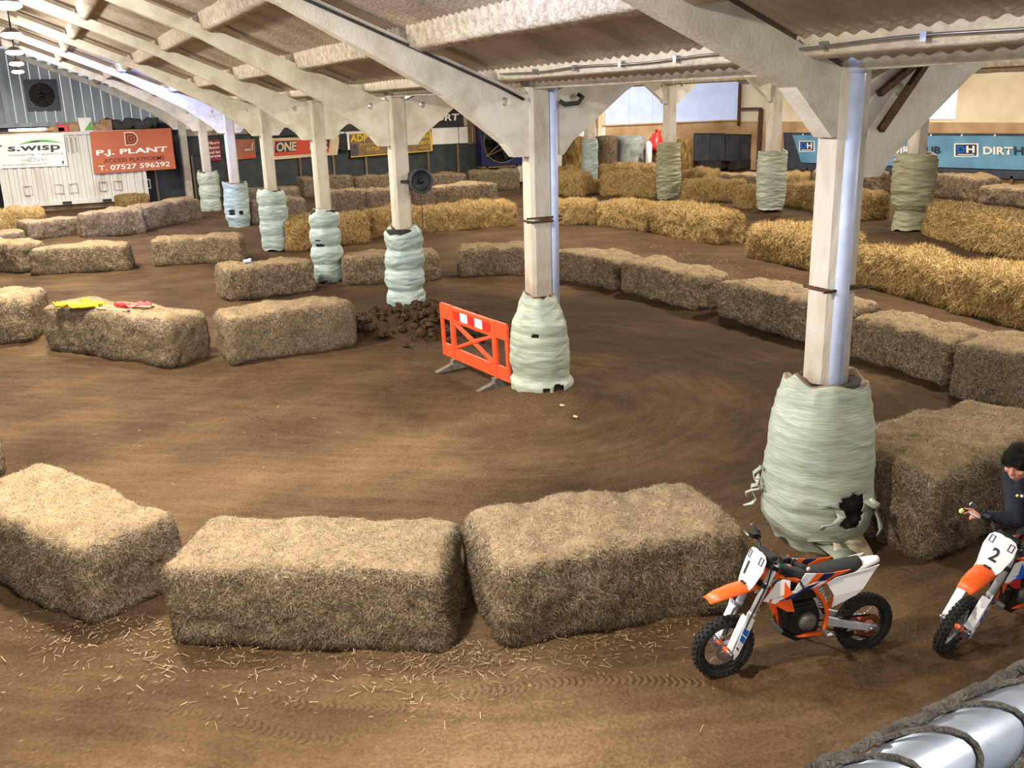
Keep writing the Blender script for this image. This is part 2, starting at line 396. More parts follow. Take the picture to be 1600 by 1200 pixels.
def board(mb, BL, BR, TR, TL, th=0.03, mi=0):
    P = [Vector(p) for p in (BL, BR, TR, TL)]; n = (P[1] - P[0]).cross(P[3] - P[0]).normalized() * th
    Q = [p - n for p in P]
    mb.add(P + Q, [(0, 1, 2, 3), (7, 6, 5, 4), (0, 4, 5, 1), (1, 5, 6, 2), (2, 6, 7, 3), (3, 7, 4, 0)], mi); return mb
def patch(mb, Q, u0, v0, u1, v1, out=0.01, mi=0, poly=None):
    """thin raised patch on quad Q=(BL,BR,TR,TL) in its 0..1 coordinates"""
    P = [Vector(p) for p in Q]; n = (P[1] - P[0]).cross(P[3] - P[0]).normalized()
    f = lambda u, v: (P[0] * (1 - u) + P[1] * u) * (1 - v) + (P[3] * (1 - u) + P[2] * u) * v
    pts = poly or [(u0, v0), (u1, v0), (u1, v1), (u0, v1)]
    mb.prism([pts], lambda a, b, s: f(a, b) + n * (out if s else 0.001), mi); return mb

# ---------------------------------------------------------------- setting: dirt floor
SEG_A = np.array([5.4, 11.0]); SEG_B = np.array([-6.0, 19.5])     # spine of the infield the track bends around
def track_uv(x, y):
    P = np.stack([x, y], -1); d = SEG_B - SEG_A; L = np.linalg.norm(d); d = d / L
    t = (P - SEG_A) @ d; tc = np.clip(t, 0, L); q = P - (SEG_A + tc[..., None] * d); v = np.linalg.norm(q, axis=-1)
    side = np.sign(q[..., 0] * d[1] - q[..., 1] * d[0])
    ang = np.arctan2(q[..., 1], q[..., 0]); ang0 = math.atan2(d[0], -d[1])
    u = np.where(t > 0, t * np.where(side > 0, 1, -1), 0)
    da = np.arctan2(q @ np.array([-d[0], -d[1]]), q[..., 0] * d[1] - q[..., 1] * d[0])
    u = np.where(t <= 0, -(np.pi / 2 - np.arcsin(np.clip((q[..., 0] * d[1] - q[..., 1] * d[0]) / np.maximum(v, 1e-6), -1, 1))) * 3.0, np.where(side > 0, t, -t - np.pi * 3.0))
    return u, v
PRINTS = [[G(0, 1003), G(125, 1030), G(270, 1068), G(300, 1078)], [G(0, 1040), G(60, 1062), G(140, 1090), G(230, 1106), G(330, 1127), G(440, 1150), G(540, 1164)], [G(370, 1090), G(480, 1102), G(640, 1110)], [G(730, 1082), G(900, 1068), G(1100, 1070)], [G(330, 640), G(400, 655), G(480, 672)]]
def build_floor():
    def axis(a, b, zones):
        out = [a]
        while out[-1] < b:
            x = out[-1]; s = 0.5
            for (c0, c1, st) in zones:
                if c0 <= x < c1: s = min(s, st)
            out.append(x + s)
        return np.array(out)
    xs = axis(-9, 37, [(-2, 8.5, 0.045), (-9, 14, 0.12), (14, 37, 0.25)]); ys = axis(-5, 45, [(2.6, 9.5, 0.04), (9.5, 18, 0.07), (18, 30, 0.14), (30, 45, 0.25)])
    X, Y = np.meshgrid(xs, ys); P = np.stack([X, Y], -1); u, v = track_uv(X, Y)
    Z = ground0(X, Y)
    near = 1 - sstep(16, 30, Y)
    Z = Z + 0.030 * fbm(P * 0.9, 3, 3) + 0.010 * fbm(P * 4, 3, 8) * (0.4 + 0.6 * near)
    ruts = fbm(np.stack([u * 0.10, v * 2.2], -1), 4, 21)
    on = sstep(1.2, 2.2, v) * (1 - sstep(6.5, 8.0, v))
    Z = Z + 0.012 * fbm(P * 9, 2, 31) * near
    Z = Z + 0.022 * ruts * (0.3 + 0.7 * on)
    # loose clods on the heap below the third post and at the edge of the bend
    cl = np.exp(-((X - 6.1) ** 2 + (Y - 15.6) ** 2) / 0.9) + 0.8 * np.exp(-((X - 4.9) ** 2 + (Y - 16.4) ** 2) / 0.35)
    Z = Z + 0.15 * np.maximum(fbm(P * 5.5, 3, 40), 0) * cl + 0.03 * fbm(P * 16, 2, 44) * cl
    berm = np.exp(-((v - 6.6) / 0.5) ** 2) * (X > 4); Z = Z + 0.05 * berm * (0.6 + 0.6 * fbm(P * 2.2, 3, 51))
    ny, nx = X.shape; idx = np.arange(nx * ny).reshape(ny, nx)
    q = np.stack([idx[:-1, :-1], idx[:-1, 1:], idx[1:, 1:], idx[1:, :-1]], -1).reshape(-1, 4)
    me = np_mesh('floor', np.stack([X, Y, Z], -1).reshape(-1, 3), q, mats=['dirt'])
    def uvl(name, U, V):
        l = me.uv_layers.new(name=name); li = np.zeros(len(me.loops), np.int32); me.loops.foreach_get('vertex_index', li)
        l.data.foreach_set('uv', np.stack([U.ravel()[li], V.ravel()[li]], -1).astype(np.float32).ravel())
    uvl('track', u, v)
    bu = np.zeros_like(X); bv = np.full_like(X, 9.0)
    for pl in PRINTS:
        acc = 0
        for a, b in zip(pl[:-1], pl[1:]):
            ax, ay = a.x, a.y; dx, dy = b.x - ax, b.y - ay; L = math.hypot(dx, dy); t = np.clip(((X - ax) * dx + (Y - ay) * dy) / L ** 2, 0, 1)
            d = np.hypot(X - ax - t * dx, Y - ay - t * dy); m = d < np.abs(bv); bv = np.where(m, d, bv); bu = np.where(m, acc + t * L, bu); acc += L
    uvl('prints', bu, bv)
    worn = 0.75 * np.exp(-((Y - 3.6 - 0.25 * X) / 1.9) ** 2) * (X < 6.5) + 0.55 * np.exp(-(((X - 2.9) / 2.4) ** 2 + ((Y - 9.9) / 1.3) ** 2)) - 0.5 * sstep(2.2, 3.6, v) * (1 - sstep(6.8, 8, v)) * sstep(2.5, 5, X) - 0.16 * sstep(9, 12, Y) - 0.25 * np.exp(-((X - 6.0) ** 2 + (Y - 15.6) ** 2) / 1.2)
    worn = worn + 0.3 * np.maximum(0, fbm(np.stack([u * .12, v * 1.3], -1), 3, 77)) * sstep(1, 2, v) * (1 - sstep(3, 3.8, v))
    a = me.attributes.new('worn', 'FLOAT', 'POINT'); a.data.foreach_set('value', worn.astype(np.float32).ravel())
    o = link('floor', me); tag(o, kind='structure'); return o
build_floor()

# ---------------------------------------------------------------- setting: roof
SL = 0.41
def z_nave(x): return 4.15 + SL * (5.7 - (2 * RIDGE_X - x if x < RIDGE_X else x))
SPAN2 = (6.0, 14.4, 22.8)
def z_sp2(x): return 4.12 + SL * (x - 6.0) if x < 14.4 else 4.55 + SL * (22.8 - x)
def corrugated(x0, x1, zf, y0, y1, name, parent, amp=0.014, pitch=0.16, th=0.0):
    n = int((y1 - y0) / pitch * 6); ys = np.linspace(y0, y1, n); xs = np.linspace(x0, x1, 8)
    X, Y = np.meshgrid(xs, ys); Z = np.array([zf(x) for x in xs])[None] + amp * np.sin(2 * np.pi * Y / pitch) + 0.012 * fbm(np.stack([X * .8, Y * .8], -1), 3, 5) + 0.0 * X
    idx = np.arange(X.size).reshape(X.shape); q = np.stack([idx[:-1, :-1], idx[:-1, 1:], idx[1:, 1:], idx[1:, :-1]], -1).reshape(-1, 4)
    return link(name, np_mesh(name, np.stack([X, Y, Z], -1).reshape(-1, 3), q, mats=['foam_tan']), parent)
ceiling = corrugated(RIDGE_X, 5.70, z_nave, -7, 43.6, 'ceiling', None); tag(ceiling, kind='structure')
corrugated(-6.6, RIDGE_X, z_nave, -7, 43.6, 'roof_sheet', ceiling)
corrugated(6.0, 14.4, z_sp2, -7, 43.6, 'roof_sheet', ceiling)
corrugated(14.4, 23.0, z_sp2, -7, 43.6, 'roof_sheet', ceiling)
corrugated(23.0, 36.0, lambda x: 4.6 + 0.38 * min(x - 23, 36 - x), 6, 43.6, 'roof_sheet', ceiling)
def purlin(x, zt, y0, y1, w=0.13, h=0.24, m='foam_white', slope=-SL):
    mb = MB(); n = max(4, int((y1 - y0) / 0.45)); ring = []
    prof = [(-w * .85, .08), (-w * .55, -h), (w * .55, -h), (w * .85, .08)]
    for i in range(n + 1):
        y = y0 + (y1 - y0) * i / n
        for k, (a, b) in enumerate(prof):
            j = 0.008 * vnoise(np.array([y * 1.6, k * 7.7, x]), 3)
            ring.append((x + a + j, y, zt + b + slope * a + 0.9 * j))
    fs = [(i * 4 + k, i * 4 + k + 1, i * 4 + k + 5, i * 4 + k + 4) for i in range(n) for k in range(3)]
    fs += [(0, 1, 2, 3), tuple(n * 4 + k for k in (3, 2, 1, 0))]
    mb.add(ring, fs, 0, True); return mb.build('purlin', m, ceiling)
bays = [(-7, A_Y[0])] + list(zip(A_Y[:-1], A_Y[1:]))
for (y0, y1) in bays:
    for x in (4.2, 2.75, 1.3, 0.1):
        purlin(x, z_nave(x) + 0.02, y0 + 0.11, y1 - 0.11)
    purlin(5.36, 4.27, y0 + 0.02, y1 - 0.02, 0.085, 0.09, m='foam_bead')
    purlin(5.80, 4.15, y0 + 0.02, y1 - 0.02, 0.07, 0.075, m='foam_bead', slope=0)
for y0, y1 in zip([-7] + B_Y[::-1], B_Y[::-1] + [43.6]):
    for x in (22.6, 21.1): purlin(x, z_sp2(x), y0, y1, 0.12, 0.16)
# valley gutter board under the eaves of the two spans
gut = MB().box((5.9, 18.3, 4.19), (0.34, 50.4, 0.03)).build('valley_gutter', 'foam_tan', ceiling)
def circ(cx, cz, r, n=14): return [(cx + r * math.cos(-2 * math.pi * i / n), cz + r * math.sin(-2 * math.pi * i / n)) for i in range(n)]
def rafter(yc, side, xp, ze, xr, zr, th=0.2, name='roof_beam', hole=True, par=None, slim=False):
    """concrete rafter with haunch: from the post face at xp (eave ze) up to the ridge xr, zr"""
    s = side
    L = abs(xr - xp); P = lambda d, z: (xp + s * d, z)
    sl = (zr - ze) / L
    outl = [P(0, ze), P(L, zr), P(L, zr - 0.20), P(3.0, ze + 3.0 * sl - 0.22), P(1.85, ze + 1.85 * sl - 0.36), P(1.14, ze + 1.14 * sl - 0.45), P(0.34, ze - 0.58), P(0.24, ze - 0.70), P(0.20, ze - 0.75), P(0.0, ze - 0.75)]
    if slim: outl = [P(0, ze + .1), P(L, zr + .1), P(L, zr - 0.18), P(0.45, ze + .45 * sl - 0.22), P(0.06, ze - 0.42), P(0, ze - 0.42)]; hole = False
    loops = [outl]
    if hole: loops.append(circ(xp + s * 0.33, ze - 0.07, 0.055))
    mb = MB().prism(loops, lambda a, b, k: Vector((a, yc + (th / 2 if k else -th / 2), b)))
    # raised border along the lower edge
    o = mb.build(name, 'white_paint', par); 
    if par is None: tag(o, kind='structure')
    return o
for i, y in enumerate(A_Y):
    rafter(y, -1, 5.70, 4.0, RIDGE_X, 4.0 + SL * 6.05, slim=(i == 0))
    rafter(y, 1, 6.0, 4.0, 14.4, 4.0 + SL * 8.4)
for y in B_Y:
    rafter(y, -1, 22.86, 4.5, 14.4, 4.5 + SL * 8.4)
    rafter(y, 1, 23.14, 4.5, 28.5, 4.5 + 0.38 * 5.4)
# dark steel tie braces beside the nearest post
mb = MB()
for (a, b) in (((6.52, 5.66, 4.12), (6.08, 5.66, 3.62)), ((6.45, 5.68, 4.13), (6.06, 5.68, 3.90))): mb.bar(a, b, 0.05, 0.05)
tag(mb.build('steel_tie', 'rust'), 'pair of rusty brown steel ties in the right haunch of the nearest white post', 'brace')

# ---------------------------------------------------------------- posts
ORD = ['nearest', 'second nearest', 'third', 'fourth', 'fifth', 'sixth', 'seventh', 'eighth']
def post(x, y, zt, z0, w, d, label, pipe=None, strap=None, group=None):
    t = empty('concrete_post', (x, y, 0)); tag(t, label, 'post', group)
    c = 0.045
    oct_ = [(-w / 2 + c, -d / 2), (w / 2 - c, -d / 2), (w / 2, -d / 2 + c), (w / 2, d / 2 - c), (w / 2 - c, d / 2), (-w / 2 + c, d / 2), (-w / 2, d / 2 - c), (-w / 2, -d / 2 + c)]
    n = 14; vs = []; fs = []
    for i in range(n + 1):
        z = z0 + (zt - z0) * i / n
        for k, (a, b) in enumerate(oct_):
            j = 0.004 * vnoise(np.array([z * 4, k * 3.3, y]), 9); vs.append((a + j, b + j, z))
    for i in range(n):
        for k in range(8): fs.append((i * 8 + k, i * 8 + (k + 1) % 8, (i + 1) * 8 + (k + 1) % 8, (i + 1) * 8 + k))
    fs += [tuple(range(7, -1, -1)), tuple(n * 8 + k for k in range(8))]
    MB().add(vs, fs).build('shaft', 'post_paint', t)
    if pipe:
        px, py, r, zb = pipe
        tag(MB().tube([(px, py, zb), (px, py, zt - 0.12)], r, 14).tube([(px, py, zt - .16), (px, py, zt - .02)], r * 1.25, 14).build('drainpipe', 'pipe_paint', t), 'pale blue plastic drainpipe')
    if strap:
        mb = MB()
        for dz in (0, 0.05) if strap[1] else (0,):
            mb.bar((-w / 2 - 0.09, -d / 2 - 0.012, strap[0] + dz), (w / 2 + 0.12, -d / 2 - 0.012, strap[0] + dz), 0.02, 0.022)
        mb.bar((-w / 2 - 0.012, -d / 2, strap[0]), (-w / 2 - 0.012, d / 2, strap[0]), 0.02, 0.025)
        mb.box((0.02, -d / 2 - 0.03, strap[0] + 0.015), (w * .5, 0.05, 0.03))
        tag(mb.build('strap', 'rust', t), 'rusty steel strap')
    return t
pl = ['white concrete post with pale blue pipe, nearest, behind the parked orange motorbike', 'white concrete post beside the orange plastic barrier', 'white concrete post standing on the heap of dark clods', 'white concrete post between two grey bales, fourth from camera in its row', 'white concrete post, fifth from camera in the left row', 'white concrete post, sixth from camera, wrap torn with two small holes', 'white concrete post, seventh in the left row, near the long low bale wall', 'white concrete post at the end wall beside the orange banner']
for i, y in enumerate(A_Y):
    post(A_X, y, 4.22, 0.1, 0.31, 0.30, pl[i], pipe=((-0.055, -0.165, 0.062, 1.0) if i == 0 else (0.178, -0.13, 0.055, 1.3) if i == 1 else None), strap=((2.36, 0) if i == 0 else (2.42, 1) if i == 1 else None))  # on the nearest post a strip of blue daylight is shaped as a pipe
pb = ['white braced post of the right row, farthest, before the round bales', 'white braced post of the right row beside the bright white wall panel', 'white braced post of the right row before the rusty door frame', 'white braced post of the right row before the blue banner, its wrap loose and dirty']
for i, y in enumerate(B_Y):
    post(B_X, y, 4.62, 0.3, 0.42, 0.40, pb[i])
# cable loop and conduit on the second post
tag(MB().tube([(5.62, 11.1 - .125, 3.95), (5.3, 11.1 - .125, 4.10), (4.6, 11.1 - .125, 4.39), (3.4, 11.1 - .125, 4.88), (2.0, 11.1 - .125, 5.45)], 0.018, 6).tube([(6.10, 10.93, 3.92), (6.16, 10.9, 3.88), (6.36, 10.9, 3.89), (6.44, 10.92, 3.96), (6.38, 10.95, 4.0)], 0.03, 8).build('conduit', 'rope'), 'grey electric cable looped on the haunches of the second nearest white post', 'cable')
mb = MB(); pts = [(5.26, y, 4.245 + 0.01 * math.sin(y * 3)) for y in np.linspace(0, 10.9, 40)]; mb.tube(pts, 0.011, 6)
for y in np.arange(1, 10.8, 0.9): mb.box((5.27, y, 4.245), (0.04, 0.05, 0.06))
tag(mb.build('cable_run', 'steel'), 'thin grey cable clipped along the foam-covered eaves beam', 'cable')

# ---------------------------------------------------------------- tyre stacks wrapped in film
def tyre_mesh(r=0.3, h=0.2, mname='rubber'):
    prof = []
    for k in range(14):
        a = 2 * math.pi * k / 14; prof.append((r - 0.075 + 0.075 * math.copysign(abs(math.cos(a)) ** .7, math.cos(a)), h / 2 * math.copysign(abs(math.sin(a)) ** .7, math.sin(a))))
    return MB().lathe(prof, 28, closed=True).mesh('tyre', mname)
TYRE = tyre_mesh()
def wrap(x, y, z0, prof, label, m='film', seed=0, holes=(), wrinkle=0.012, square=0.0, tyres=True, flaps=(), name='wrapped_tyre_stack', cat='post padding', twist=0.0):
    """prof: list of (height, radius); film with horizontal wrinkles; holes: (angle, z, half-width, half-height)"""
    t = empty(name, (x, y, z0)); tag(t, label, cat, 'film-wrapped padding on the posts')
    zs = [p[0] for p in prof]; rs = [p[1] for p in prof]; H = zs[-1]
    nz = max(50, int(H / 0.016)); na = 120 if y < 12 and x < 10 else 80
    Zg = np.linspace(0, H, nz); A = np.linspace(0, 2 * np.pi, na, endpoint=False)
    AA, ZZ = np.meshgrid(A, Zg); from_r = np.interp(ZZ, zs, rs)
    # smooth the profile a little
    k = np.array([1, 2, 3, 2, 1.]); k /= k.sum(); pr = np.interp(Zg, zs, rs); pr = np.convolve(np.pad(pr, 2, 'edge'), k, 'valid'); from_r = np.repeat(pr[:, None], na, 1)
    C = np.stack([np.cos(AA) * 1.3, np.sin(AA) * 1.3, ZZ * 13 + 0.5 * np.sin(AA + seed)], -1)
    w = fbm(C + seed * 3.1, 3, seed) * wrinkle + fbm(np.stack([np.cos(AA) * 1.1, np.sin(AA) * 1.1, ZZ * 1.7], -1) + seed, 2, seed + 9) * 0.028
    ridge = np.abs(fbm(np.stack([np.cos(AA) * .8, np.sin(AA) * .8, ZZ * 5 + 0.9 * np.sin(AA * 1 + seed * 2)], -1), 2, seed + 4)); w = w + 0.008 * (1 - np.clip(ridge * 5, 0, 1))
    if square:
        sq = 1 / np.maximum(np.abs(np.cos(AA + .3)), np.abs(np.sin(AA + .3))); w = w + from_r * square * (np.minimum(sq, 1.22) - 1.1)
    Rr = from_r + w
    zz = ZZ + 0.03 * np.sin(AA * 2 + seed) * (ZZ / H) ** 6 + 0.04 * fbm(np.stack([np.cos(AA) * 2, np.sin(AA) * 2, 0 * AA], -1), 2, seed + 2) * ((ZZ / H) ** 8 + (1 - ZZ / H) ** 10)
    V = np.stack([np.cos(AA) * Rr, np.sin(AA) * Rr, zz], -1).reshape(-1, 3)
    idx = np.arange(nz * na).reshape(nz, na); nxt = np.roll(idx, -1, 1)
    q = np.stack([idx[:-1], nxt[:-1], nxt[1:], idx[1:]], -1).reshape(-1, 4)
    keep = np.ones(len(q), bool); ca = AA[:-1].ravel(); cz = ZZ[:-1].ravel()
    for (ha, hz, hw, hh) in holes:
        da = (ca - ha + np.pi) % (2 * np.pi) - np.pi; e = ((da / hw) ** 4 + ((cz - hz) / hh) ** 4) + 0.35 * vnoise(np.stack([ca * 9, cz * 14], -1), seed + 5)
        keep &= e > 1
    q = q[keep]
    nb = len(V); top = idx[-1]   # turned-in top lip
    inner = V[top] * np.array([0.62, 0.62, 1]) - np.array([0, 0, 0.05]); mid = V[top] * np.array([0.93, 0.93, 1]) + np.array([0, 0, 0.012])
    V = np.concatenate([V, mid, inner]); i1 = nb + np.arange(na); i2 = nb + na + np.arange(na)
    q = np.concatenate([q, np.stack([top, np.roll(top, -1), np.roll(i1, -1), i1], -1), np.stack([i1, np.roll(i1, -1), np.roll(i2, -1), i2], -1)])
    mi = np.zeros(len(q), np.int32); mi[-2 * na:] = 1
    film = link('film', np_mesh('film', V, q, mats=[m, 'film_lip'], mi_q=mi), t)
    so = film.modifiers.new('solid', 'SOLIDIFY'); so.thickness = 0.006; so.offset = -1
    if tyres:
        n = max(2, int(round(H / 0.21)))
        for i in range(n):
            zc = (i + 0.5) * H / n - 0.01; s = (np.interp(zc, zs, rs) - 0.035) / 0.3
            ty = link('tyre', TYRE, t); ty.location = (0, 0, zc); ty.scale = (s, s, H / n / 0.2)
    for (fa, fz, fl, fw) in flaps:     # torn film tails
        mb = MB(); r = float(np.interp(fz, zs, rs)); n = 6; vs = []; fs = []
        for i in range(n + 1):
            k = i / n; rr = r + 0.03 + 0.10 * k + 0.04 * math.sin(k * 9 + fa * 5)
            for sgn in (-1, 1):
                a = fa + sgn * fw * (1 - 0.75 * k) / r / 2 + 0.15 * math.sin(k * 6 + fz * 20)
                vs.append((rr * math.cos(a), rr * math.sin(a), fz - fl * k + 0.02 * random.random()))
        fs = [(2 * i, 2 * i + 1, 2 * i + 3, 2 * i + 2) for i in range(n)]
        f = mb.add(vs, fs, 0, True).build('torn_flap', m, t); so = f.modifiers.new('solid', 'SOLIDIFY'); so.thickness = 0.006
    return t
def bulges(H, r, n, amp=0.06, bottom=None, top=None):
    out = []
    for i in range(n * 8 + 1):
        z = H * i / (n * 8); rr = r - amp * (1 - abs(math.sin(math.pi * i / 8)) ** .7)
        out.append([z, rr])
    if bottom: out[0][1] = bottom; out[1][1] = (bottom + out[1][1]) / 2
    if top:
        out[-1][1] = top; out[-2][1] = (top + out[-2][1]) / 2
    return out
def cam_ang(x, y): return math.atan2(-y, -x)
ca0 = cam_ang(A_X, A_Y[0])
w0 = wrap(A_X, A_Y[0], 0.02, [(0, 0.36), (0.12, 0.40), (0.24, 0.47), (0.36, 0.485), (0.44, 0.47), (0.5, 0.495), (0.62, 0.475), (0.9, 0.45), (1.12, 0.425), (1.3, 0.385), (1.42, 0.365), (1.55, 0.335)], 'widest pale green film-wrapped tyre stack with torn black hole, behind the parked motorbike', 'film', 1, holes=[(ca0 + 0.62, 0.48, 0.27, 0.15)], flaps=[(ca0 - 1.35, 0.62, 0.24, 0.10), (ca0 - 1.2, 0.74, 0.1, 0.06), (ca0 - 1.42, 0.50, 0.20, 0.08), (ca0 + 1.08, 0.56, 0.28, 0.12), (ca0 + 0.24, 0.58, 0.22, 0.10), (ca0 + 0.36, 0.22, 0.22, 0.3)], wrinkle=0.006)
mb = MB(); n = 7; vs = []
for i in range(n + 1):
    a = ca0 + 0.35 + 0.10 * i
    for k in range(4): vs.append((math.cos(a) * (0.41 + 0.06 * k + .02 * math.sin(i * 2.1 + k)), math.sin(a) * (0.41 + 0.06 * k + .02 * math.sin(i * 2.1)), 0.26 - 0.085 * k + 0.025 * math.sin(i * 2.6 + k)))
f = mb.add(vs, [(i * 4 + k, i * 4 + k + 1, i * 4 + k + 5, i * 4 + k + 4) for i in range(n) for k in range(3)], 0, True).build('loose_film', 'clear_film', w0)
f.modifiers.new('solid', 'SOLIDIFY').thickness = 0.006
ca1 = cam_ang(A_X, A_Y[1])
wrap(A_X, A_Y[1], 0.10, [(0, 0.40), (0.07, 0.44), (0.14, 0.435), (0.19, 0.39), (0.26, 0.385), (0.5, 0.41), (0.75, 0.39), (0.95, 0.375), (1.05, 0.33), (1.2, 0.265), (1.34, 0.235)], 'bottle-shaped pale green film-wrapped tyre stack partly hiding the orange barrier', 'film', 2, holes=[(ca1 + 0.55, 0.09, 0.20, 0.06), (ca1 + 0.15, 0.09, 0.10, 0.035), (ca1 - 0.18, 0.83, 0.13, 0.03)], wrinkle=0.014)
ca2 = cam_ang(A_X, A_Y[2])
wrap(A_X, A_Y[2], 0.30, bulges(1.5, 0.365, 4, 0.055, bottom=0.27, top=0.24), 'pale blue-green wrapped tyre stack of rounded bulges on the clod heap', 'film_blue', 3, wrinkle=0.014)
ca3 = cam_ang(A_X, A_Y[3])
wrap(A_X, A_Y[3], 0.02, bulges(1.68, 0.36, 4, 0.06, top=0.25), 'wavy pale wrapped tyre stack with a slit, between two dark grey bales', 'film_blue', 5, holes=[(ca3 - 0.55, 0.86, 0.30, 0.035), (ca3 - 0.6, 0.98, 0.2, 0.018)], wrinkle=0.012)
wrap(A_X, A_Y[4], 0.12, bulges(1.66, 0.385, 4, 0.03, top=0.33), 'straight-sided pale blue wrapped tyre stack, fifth post of the left row', 'film_blue', 7, wrinkle=0.012)
ca5 = cam_ang(A_X, A_Y[5])
wrap(A_X, A_Y[5], 0.22, [(0, 0.33), (0.2, 0.36), (0.3, 0.40), (0.8, 0.41), (1.2, 0.385), (1.45, 0.41)], 'pale wrapped tyre stack flaring at its top, with two small dark holes', 'film_blue', 8, holes=[(ca5 - 0.5, 0.5, 0.28, 0.09), (ca5 + 0.25, 0.48, 0.16, 0.07)])
wrap(A_X, A_Y[6], 0.25, bulges(1.52, 0.40, 3, 0.05), 'pale wrapped tyre stack farthest in the left row, by the low bale wall', 'film', 9)
wrap(B_X, B_Y[0], 0.3, [(0, 0.36), (0.9, 0.38), (1.0, 0.36), (1.95, 0.36)], 'slim two-toned pale wrapped padding farthest in the right row, before the round bales', 'film_blue', 11, square=0.25, tyres=False, name='wrapped_post_padding')
wrap(B_X, B_Y[1], 0.02, [(0, 0.42), (0.3, 0.46), (0.8, 0.5), (1.0, 0.52), (1.3, 0.49), (2.2, 0.48)], 'dirty greenish wrapped padding, second farthest in the right row', 'film_old', 12, square=0.2, wrinkle=0.024, tyres=False, name='wrapped_post_padding')
wrap(B_X, B_Y[2], 0.1, [(0, 0.42), (0.5, 0.5), (1.2, 0.5), (1.98, 0.5)], 'smooth grey-green wrapped padding before the rusty door frame', 'film', 13, square=0.2, wrinkle=0.02, tyres=False, name='wrapped_post_padding')
wrap(B_X, B_Y[3], 0.02, [(0, 0.5), (0.3, 0.46), (0.55, 0.42), (0.72, 0.54), (1.2, 0.6), (1.8, 0.6), (2.17, 0.55)], 'baggy dirty green wrapped padding before the blue banner, nearest in the right row', 'film_old', 14, square=0.2, wrinkle=0.024, tyres=False, name='wrapped_post_padding')

